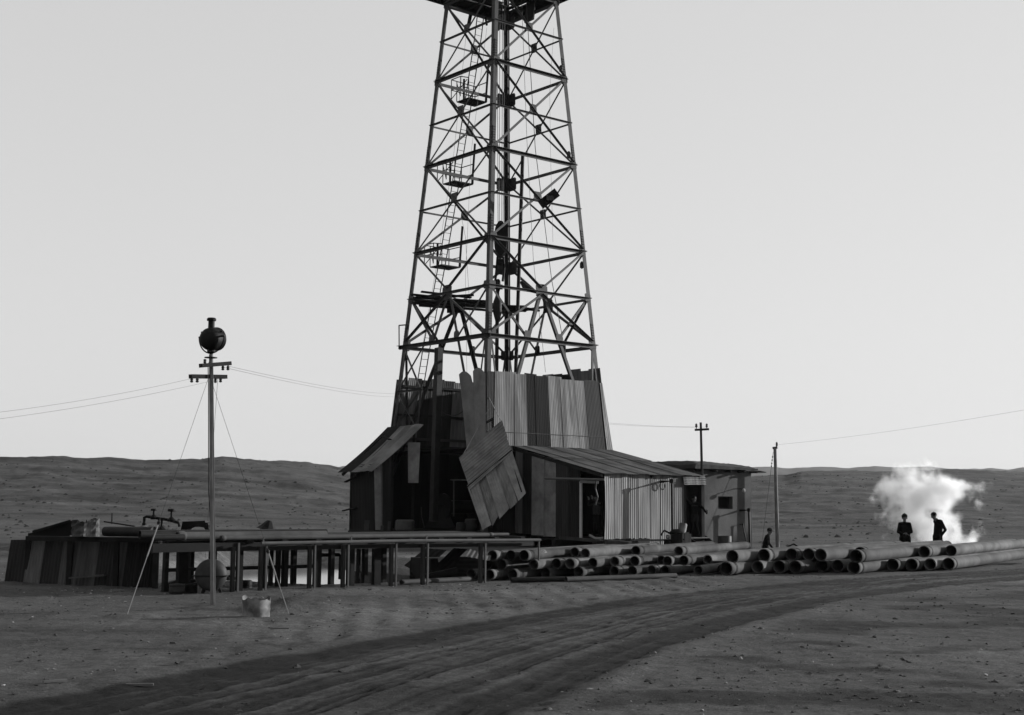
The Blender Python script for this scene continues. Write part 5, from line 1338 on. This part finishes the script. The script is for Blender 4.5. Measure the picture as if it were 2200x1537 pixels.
for j in range(17):
    th = math.pi * j / 16; pts.append(lc + V((0, 0, .04)) + sd * (-.255 * math.cos(th)) - UPZ * (.275 * math.sin(th)))
mb.tube(pts, .011, 6); fl_.part('yoke', mb, 'lamp_black', True)
for s in (-1, 1):
    mb = MB(); mb.tube([lc + sd * s * .19 + UPZ * .04, lc + sd * s * .26 + UPZ * .04], .016, 6); fl_.part('pivot', mb, 'lamp_black')
    mb = MB(); mb.tube([lc + sd * s * .17 + UPZ * .11, lc + sd * s * .215 + UPZ * .125], .014, 6); fl_.part('wing_nut', mb, 'lamp_black')
# guy wires
g1 = atz(273, 1328, 0); g1.z = gz1(g1.x, g1.y) + .01
top = at(450, 806, YP)
n1 = at(343, 1128, YP - .9 * .42)
def guy(ground, label, thick_from):
    a = V(ground); k = a.lerp(top, thick_from)
    t = Thing('guy_wire', tuple(a), label, 'guy wire', 'guy wires of the lamp pole')
    mb = MB(); mb.tube([a, a.lerp(top, thick_from * .5), k], .008, 6); t.part('rope', mb, 'rope_pale')
    mb = MB(); mb.tube([a.lerp(top, thick_from * .62), k], .013, 6); t.part('splice', mb, 'rope_pale')
    mb = MB(); mb.tube([k, top], .003, 5); t.part('strand', mb, 'wire')
    mb = MB(); mb.lathe([(.01, -.05), (.03, 0), (.01, .05)], k, top - a, 8); t.part('strain_knob', mb, 'dark_iron')
    return t
guy(g1, 'slanting guy wire from the lamp pole down to the soil on the left', .36)
g2 = atz(621, 1309, .1); g2.z = gz1(g2.x, g2.y)
t2 = guy(g2, 'slanting guy wire from the lamp pole down to the small mound', .25)
g3 = at(487, 1000, YP + 9); g3.z = gz1(g3.x, YP + 9)
line('rear_guy_wire', [at(468, 812, YP), V((-8.2, 36.5, -.1))], .003, 'thin guy wire running back from the lamp pole', 'guy wire')
# lines
def wire(p, q, drop, label, r=.006, group=None):
    mb = MB(); mb.tube(sag(p, q, drop), r, 5); single('overhead_wire', mb, 'wire', label, 'wire', group)
wire(at(410, 814, YP), at(-60, 893, YP - 4), .05, 'upper of the two wires leaving the lamp pole to the left', .0018, 'wires of the lamp pole')
wire(at(463, 817, YP), at(-60, 908, YP - 4), .05, 'lower of the two wires leaving the lamp pole to the left', .0018, 'wires of the lamp pole')
wire(at(490, 787, YP), at(848, 846, 60.4), .12, 'upper of the two wires from the lamp pole to the derrick', .0028, 'wires of the lamp pole')
wire(at(478, 789, YP), at(848, 853, 60.4), .12, 'lower of the two wires from the lamp pole to the derrick', .0028, 'wires of the lamp pole')
# crossarm pole behind the lean-to
tpx = V((8.02, 56.5, -.2)); ttop = at(1505.5, 908, 56.5)
tpole = Thing('telegraph_pole', tuple(tpx), 'slim pole with a short crossarm behind the end of the lean-to', 'pole')
mb = MB(); mb.tube([tpx, ttop], [.07, .05], 10); tpole.part('mast', mb, 'timber', True)
mb = MB(); mb.beam(at(1493, 924, 56.4), at(1523, 922.5, 56.5), .07, .09); arm = tpole.part('crossarm', mb, 'timber_dark')
for px in (1496, 1518.5):
    mb = MB(); mb.lathe([(.015, 0), (.02, .06), (.05, .08), (.055, .13), (.04, .16), (.05, .18), (.035, .22), (0, .23)], at(px, 922, 56.45), (0, 0, 1), 10); tpole.part('insulator', mb, 'porcelain', True, parent=arm)
wire(at(1496, 918, 56.45), at(1296, 908, 60.2), .04, 'wire from the crossarm pole to the derrick', .0035)
wire(at(1518, 918, 56.45), at(1300, 911, 60.6), .05, 'second wire from the crossarm pole passing the derrick corner', .003)
# right hand pole
rp0 = V((11.72, 59.7, -.3)); rp1 = at(1665, 962, 59.7)
rpole = Thing('telegraph_pole', tuple(rp0), 'plain pole with a single bent insulator right of the mud-roofed hut', 'pole')
mb = MB(); mb.tube([rp0, rp1], [.085, .07], 12); rpole.part('mast', mb, 'pole_paint', True)
mb = MB(); mb.beam(at(1660, 963, 59.7), at(1670, 962, 59.7), .08, .1); rpole.part('cap', mb, 'dark_iron')
mb = MB(); mb.tube([at(1667, 962, 59.7), at(1669, 958, 59.7)], .02, 6); rpole.part('bracket', mb, 'dark_iron')
mb = MB(); mb.lathe([(.02, 0), (.05, .02), (.055, .07), (.04, .1), (.05, .12), (.04, .17), (0, .19)], at(1669, 959, 59.7), (0, 0, 1), 10); rpole.part('insulator', mb, 'porcelain', True)
wire(at(1669, 956, 59.7), at(2330, 858, 40), .12, 'long wire rising from the right pole out of the picture', .0032)
gw = Thing('guy_wire', (10.6, 58.2, 0), 'guy wire with bead insulators beside the right pole', 'guy wire')
a, b = at(1661, 972, 59.6), V((10.75, 58.3, -.05))
mb = MB(); mb.tube([a, b], .009, 5); gw.part('strand', mb, 'wire')
for f in (.05, .085, .12, .15):
    mb = MB(); mb.lathe([(.01, -.05), (.035, 0), (.01, .05)], a.lerp(b, f), b - a, 8); gw.part('bead', mb, 'porcelain', True)
# small frame among the large pipes
mb = MB(); mb.beam(at(1690, 1176, 40), at(1705, 1169, 40), .04, .04); mb.beam(at(1705, 1169, 40), at(1716, 1176, 40), .04, .04); mb.beam(at(1690, 1176, 40), at(1687, 1190, 40), .04, .04); mb.beam(at(1716, 1176, 40), at(1718, 1190, 40), .04, .04)
single('trestle', mb, 'timber_dark', 'low wooden trestle behind the large pipe stack', 'trestle')
# ================================================================ PEOPLE
def capsule(mb, p, q, r0, r1, n=10):
    p, q = V(p), V(q); d = q - p; L = d.length
    if L < 1e-5: d = V((0, 0, 1)); L = 1e-5
    prof = []
    for j in range(5): th = math.pi / 2 * j / 4; prof.append((max(r0 * math.sin(th), .0005), -r0 * math.cos(th)))
    for j in range(5): th = math.pi / 2 * j / 4; prof.append((max(r1 * math.cos(th), .0005), L + r1 * math.sin(th)))
    o = len(mb.v); mb.lathe(prof, p, d.normalized() if L > 1e-4 else (0, 0, 1), n)
    k = len(prof); mb.f.append(tuple(o + i for i in range(n))[::-1]); mb.f.append(tuple(o + (k - 1) * n + i for i in range(n))); mb.m += [0, 0]
def person(loc, rotz, J, label, clothes=('coat', 'trousers'), hat='cap', scale=1.0, skin='skin'):
    """one continuous body grown from tapered limbs; J: joints in metres, facing -Y"""
    g = lambda k: V(J[k])
    segs = []                                   # p, q, r0, r1, material slot
    S = lambda a, b, r0, r1, m: segs.append((V(a), V(b), r0, r1, m))
    pel, che, nek, hd = g('pelvis'), g('chest'), g('neck'), g('head')
    acr = (g('shl') - g('shr')).normalized()
    for s in (-.075, 0, .075):
        S(pel + acr * s, che + acr * s * 1.2, .102, .11, 0)
    S(che - acr * .10, che + acr * .10, .105, .105, 0)
    S(g('shl') - acr * .04, g('shr') + acr * .04, .075, .075, 0)
    S(che, nek, .1, .062, 0)
    S(pel - acr * .08 - UPZ * .04, pel + acr * .08 - UPZ * .04, .125, .125, 1)
    S(nek - UPZ * .03, hd - UPZ * .04, .056, .056, 2)
    fw = V(J.get('look', (0, -1, 0))).normalized(); hu = V(J.get('headup', (0, 0, 1))); hu = (hu - fw * hu.dot(fw)).normalized(); hs = fw.cross(hu)
    S(hd + hu * .035 - fw * .022, hd + hu * .04 + fw * .012, .086, .084, 2)
    S(hd + fw * .02 - hu * .02, hd + fw * .035 - hu * .075, .066, .045, 2)
    S(hd + fw * .09 + hu * .005, hd + fw * .108 - hu * .03, .011, .016, 2)
    for s in (-1, 1): S(hd + hs * s * .083 + hu * .01, hd + hs * s * .086 - hu * .03, .016, .013, 2)
    for a, b in (('l', 1), ('r', -1)):
        sh, el, wr = g('sh' + a), g('el' + a), g('wr' + a)
        S(sh, el, .066, .052, 0); S(el, wr, .05, .038, 0 if J.get('sleeves', 1) else 2)
        hv = V(J.get('hd' + a, (wr - el))).normalized(); si = hv.cross(V((0, 0, 1)) if abs(hv.z) < .9 else V((1, 0, 0))).normalized(); nn = hv.cross(si)
        S(wr, wr + hv * .075 - si * .018, .029, .026, 2); S(wr, wr + hv * .075 + si * .018, .029, .026, 2)
        for f, (o, L) in enumerate(((-.033, .062), (-.011, .075), (.011, .07), (.033, .055))):
            k0 = wr + hv * .085 + si * o; k1 = k0 + hv * L * .55 + nn * .012; S(k0, k1, .0105, .0095, 2); S(k1, k1 + hv * L * .4 + nn * .03, .0095, .0085, 2)
        S(wr + hv * .02 - si * .03, wr + hv * .065 - si * .062 + nn * .015, .013, .011, 2)
        hp, kn, an = g('hp' + a), g('kn' + a), g('an' + a)
        S(hp, kn, .1, .066, 1); S(kn, an, .064, .05, 1)
        tf = V(J.get('toe' + a, (0, -1, 0))).normalized(); S(an + UPZ * -.03, an + tf * .17 - UPZ * .045, .05, .038, 3); S(an - UPZ * .03, an - tf * .05 - UPZ * .04, .045, .04, 3)
    S(pel - acr * .07 - UPZ * .02, pel - acr * .09 - UPZ * .2, .13, .12, 0 if J.get('coat') else 1); S(pel + acr * .07 - UPZ * .02, pel + acr * .09 - UPZ * .2, .13, .12, 0 if J.get('coat') else 1)
    mb = MB()
    for s in segs: capsule(mb, s[0], s[1], s[2], s[3])
    tmp = mb.build('tmp', 'coat')
    md = tmp.modifiers.new('r', 'REMESH'); md.mode = 'VOXEL'; md.voxel_size = .0085; md.use_smooth_shade = True
    m2 = tmp.modifiers.new('s', 'SMOOTH'); m2.factor = .5; m2.iterations = 2
    dg = bpy.context.evaluated_depsgraph_get(); dg.update()
    me = bpy.data.meshes.new_from_object(tmp.evaluated_get(dg)); bpy.data.objects.remove(tmp); me.name = 'person'
    me.materials.clear()
    for k in (clothes[0], clothes[1], skin, 'black_iron'): me.materials.append(M(k))
    n = len(me.polygons); c = np.empty(n * 3, np.float32); me.polygons.foreach_get('center', c); c = c.reshape(-1, 3)
    best = np.full(n, 1e9); idx = np.zeros(n, np.int32)
    for (p, q, r0, r1, m) in segs:
        p_, d_ = np.array(p), np.array(q - p); L2 = max(float(d_ @ d_), 1e-9)
        t = np.clip((c - p_) @ d_ / L2, 0, 1); dist = np.linalg.norm(c - (p_ + t[:, None] * d_), axis=1) - (r0 + (r1 - r0) * t)
        w = dist < best; best[w] = dist[w]; idx[w] = m
    me.polygons.foreach_set('material_index', idx); me.polygons.foreach_set('use_smooth', np.ones(n, bool)); me.update()
    o = bpy.data.objects.new('person', me); COL.objects.link(o); o.location = loc; o.rotation_euler = (0, 0, rotz); o.scale = (scale,) * 3
    tag(o, label, 'person')
    # hair or cap, and eyes
    mb = MB(); prof = []
    for j in range(8): th = math.pi / 2 * j / 7; prof.append((.098 * math.cos(th) if j < 7 else .001, .085 * math.sin(th)))
    if hat == 'cap': prof = [(.104, -.015), (.106, .02)] + [(a * 1.06, b + .025) for a, b in prof[1:]]
    if hat == 'turban': prof = [(.096, -.03), (.104, .0), (.104, .04), (.09, .07), (.055, .1), (.02, .125), (.001, .13)]
    if hat == 'hair': prof = [(.094, -.03), (.096, 0)] + prof[1:]
    mb.lathe(prof, hd + hu * .05 - fw * .006, hu + fw * -.12, 18)
    if hat == 'cap':
        a = hd + hu * .055 + fw * .09; mb.hexa([a - hs * .07, a + hs * .07, a + hs * .05 + fw * .065 - hu * .012, a - hs * .05 + fw * .065 - hu * .012, a - hs * .07 + hu * .01, a + hs * .07 + hu * .01, a + hs * .05 + fw * .065, a - hs * .05 + fw * .065])
    h = mb.build('hair' if hat == 'hair' else hat, 'cap', None, True); h.parent = o
    for s in (-1, 1):
        mb = MB(); mb.lathe([(.0005, -.008), (.008, 0), (.0005, .008)], hd + fw * .087 + hs * s * .032 + hu * .012, fw, 8); e = mb.build('eye', 'cap', None, True); e.parent = o
    return o
BASE = dict(pelvis=(0, 0, .93), chest=(0, .01, 1.27), neck=(0, .01, 1.46), head=(0, -.01, 1.60), shl=(.185, .01, 1.40), shr=(-.185, .01, 1.40), ell=(.25, .03, 1.12), elr=(-.25, .03, 1.12),
            wrl=(.26, -.06, .88), wrr=(-.26, -.06, .88), hpl=(.09, 0, .88), hpr=(-.09, 0, .88), knl=(.11, -.02, .48), knr=(-.11, -.02, .48), anl=(.13, .02, .09), anr=(-.13, .02, .09))
def pose(**k): d = dict(BASE); d.update(k); return d
def stand(px, Y): x = at(px, 1100, Y).x; return V((x, Y, gz1(x, Y)))
# two men before the steam
p = stand(1943, 47.5)
person(p, R(-8), pose(shl=(.165, .01, 1.39), shr=(-.165, .01, 1.39), ell=(.225, -.03, 1.12), elr=(-.235, -.01, 1.11), wrl=(.05, -.20, 1.06), wrr=(-.04, -.21, 1.02), hdl=(-1, -.2, .1), hdr=(1, -.2, .1), anl=(.16, .03, .09), anr=(-.15, -.03, .09), coat=1),
       'man in dark coat and knotted headcloth standing with folded hands before the steam', ('coat', 'trousers'), 'turban', .98)
p = stand(2014, 47.8)
person(p, R(-78), pose(neck=(0, -.05, 1.46), head=(0, -.13, 1.585), look=(0, -1, -.35), headup=(0, -.25, 1), chest=(0, .03, 1.27), pelvis=(0, -.02, .93), ell=(.25, .13, 1.13), elr=(-.24, .15, 1.12), wrl=(.15, .03, .93), wrr=(-.15, .03, .93), hdl=(-.2, -.7, -.6), hdr=(.2, -.7, -.6),
       anl=(.10, -.10, .09), anr=(-.10, .10, .09), knl=(.1, -.08, .48), knr=(-.1, .02, .48)), 'bareheaded man in dark jacket looking down, hands on hips, before the steam', ('coat', 'trousers'), 'hair', 1.05)
# stooping man near the right pole
p = stand(1643, 53.0)
person(p, R(70), pose(chest=(0, -.07, 1.22), neck=(0, -.13, 1.39), head=(0, -.18, 1.52), shl=(.18, -.09, 1.33), shr=(-.18, -.09, 1.33), ell=(.24, -.10, 1.05), elr=(-.24, .02, 1.05), wrl=(.2, -.26, .88), wrr=(-.2, -.14, .84), look=(0, -1, -.25), anl=(.1, -.2, .09), anr=(-.1, .2, .09), knl=(.1, -.16, .5), knr=(-.1, .06, .5), coat=1),
       'stooping man in dark coat and cap behind the pipes near the right pole', ('coat', 'trousers'), 'cap', .98)
# man in the end doorway
p = q0((d0 + d1) / 2 + .12, WW - .12, .39)
person(p, R(28), pose(ell=(.36, -.12, 1.24), wrl=(.46, -.26, 1.02), hdl=(.1, -.2, .9), elr=(-.36, -.02, 1.55), wrr=(-.55, -.08, 1.78), hdr=(-.3, -.1, .9), look=(.35, -1, 0), anl=(.18, -.12, .09), anr=(-.1, .05, .09), sleeves=1),
       'man in dark clothes standing in the end doorway, one arm raised to the frame', ('coat', 'trousers'), 'hair', 1.0)
# man working inside the first doorway
sg_ = SG + .55
p = q0(sg_, WW - .75, .39)
person(p, R(-40), pose(ell=(.3, -.2, 1.42), elr=(-.28, -.22, 1.36), wrl=(.1, -.4, 1.6), wrr=(-.08, -.4, 1.56), hdl=(0, -.3, 1), hdr=(0, -.3, 1), head=(0, -.04, 1.6), look=(.3, -1, .2)),
       'man half hidden in the dark first doorway reaching up to the chain', ('shirt', 'trousers'), 'hair', .97)

# ================================================================ STEAM
def steam():
    c = at(2003, 1170, 64.0); base = V((c.x, 64.0, gz1(c.x, 64.0) - .05))
    mb = MB(); hx, hy, H_ = 3.3, 2.4, 5.0
    mb.hexa([(-hx, -hy, 0), (hx, -hy, 0), (hx, hy, 0), (-hx, hy, 0), (-hx, -hy, H_), (hx, -hy, H_), (hx, hy, H_), (-hx, hy, H_)])
    m = bpy.data.materials.new('steam'); m.use_nodes = True; nt = m.node_tree; n, l = nt.nodes, nt.links; n.clear()
    out = n.new('ShaderNodeOutputMaterial'); pv = n.new('ShaderNodeVolumePrincipled')
    pv.inputs['Color'].default_value = (1, 1, 1, 1); pv.inputs['Anisotropy'].default_value = .2
    l.new(pv.outputs[0], out.inputs['Volume'])
    tc = n.new('ShaderNodeTexCoord'); sp = n.new('ShaderNodeSeparateXYZ'); l.new(tc.outputs['Object'], sp.inputs[0])
    def mth(op, a, b=None, c=None):
        q = n.new('ShaderNodeMath'); q.operation = op
        for i, z in enumerate((a, b, c)):
            if z is None: continue
            if isinstance(z, (int, float)): q.inputs[i].default_value = z
            else: l.new(z, q.inputs[i])
        return q.outputs[0]
    x, y, z = sp.outputs
    nx = n.new('ShaderNodeTexNoise'); nx.inputs['Scale'].default_value = .85; nx.inputs['Detail'].default_value = 6; nx.inputs['Roughness'].default_value = .55; l.new(tc.outputs['Object'], nx.inputs['Vector'])
    xs = mth('ADD', x, mth('MULTIPLY', z, .13))
    wx = mth('ADD', 1.75, mth('MULTIPLY', mth('MINIMUM', z, 2.6), .34)); wy = mth('ADD', 1.0, mth('MULTIPLY', z, .18))
    rx, ry = mth('DIVIDE', xs, wx), mth('DIVIDE', y, wy)
    d = mth('SQRT', mth('ADD', mth('MULTIPLY', rx, rx), mth('MULTIPLY', ry, ry)))
    e = mth('ADD', mth('SUBTRACT', .82, d), mth('MULTIPLY', mth('SUBTRACT', nx.outputs['Fac'], .5), 3.4))
    e = mth('SUBTRACT', e, mth('MULTIPLY', mth('MAXIMUM', mth('SUBTRACT', z, 3.0), 0), .75))
    mr = n.new('ShaderNodeMapRange'); mr.interpolation_type = 'SMOOTHSTEP'; l.new(e, mr.inputs['Value'])
    mr.inputs['From Min'].default_value, mr.inputs['From Max'].default_value = -.05, 1.15; mr.inputs['To Min'].default_value, mr.inputs['To Max'].default_value = 0, 4.2
    # keep clear of the box faces
    ed = mth('MULTIPLY', mth('LESS_THAN', mth('ABSOLUTE', x), hx - .02), mth('LESS_THAN', mth('ABSOLUTE', y), hy - .02))
    l.new(mth('MULTIPLY', mr.outputs[0], ed), pv.inputs['Density'])
    MATS['steam'] = m
    o = mb.build('steam', 'steam'); o.location = base
    tag(o, 'white cloud of steam billowing from the ground behind two men', 'steam', None, 'stuff')
steam()

# ================================================================ HAZE
def haze():
    mb = MB(); X, Y0, Y1, z0, z1 = 2600, -60, 3400, -45, 140
    mb.hexa([(-X, Y0, z0), (X, Y0, z0), (X, Y1, z0), (-X, Y1, z0), (-X, Y0, z1), (X, Y0, z1), (X, Y1, z1), (-X, Y1, z1)])
    m = bpy.data.materials.new('haze'); m.use_nodes = True; nt = m.node_tree; n, l = nt.nodes, nt.links; n.clear()
    out = n.new('ShaderNodeOutputMaterial'); pv = n.new('ShaderNodeVolumePrincipled')
    pv.inputs['Color'].default_value = (.9, .9, .9, 1); pv.inputs['Density'].default_value = 5e-5; pv.inputs['Anisotropy'].default_value = .2
    l.new(pv.outputs[0], out.inputs['Volume']); MATS['haze'] = m
    o = mb.build('haze', 'haze'); tag(o, 'thin even haze in the desert air', None, None, 'stuff')
haze()
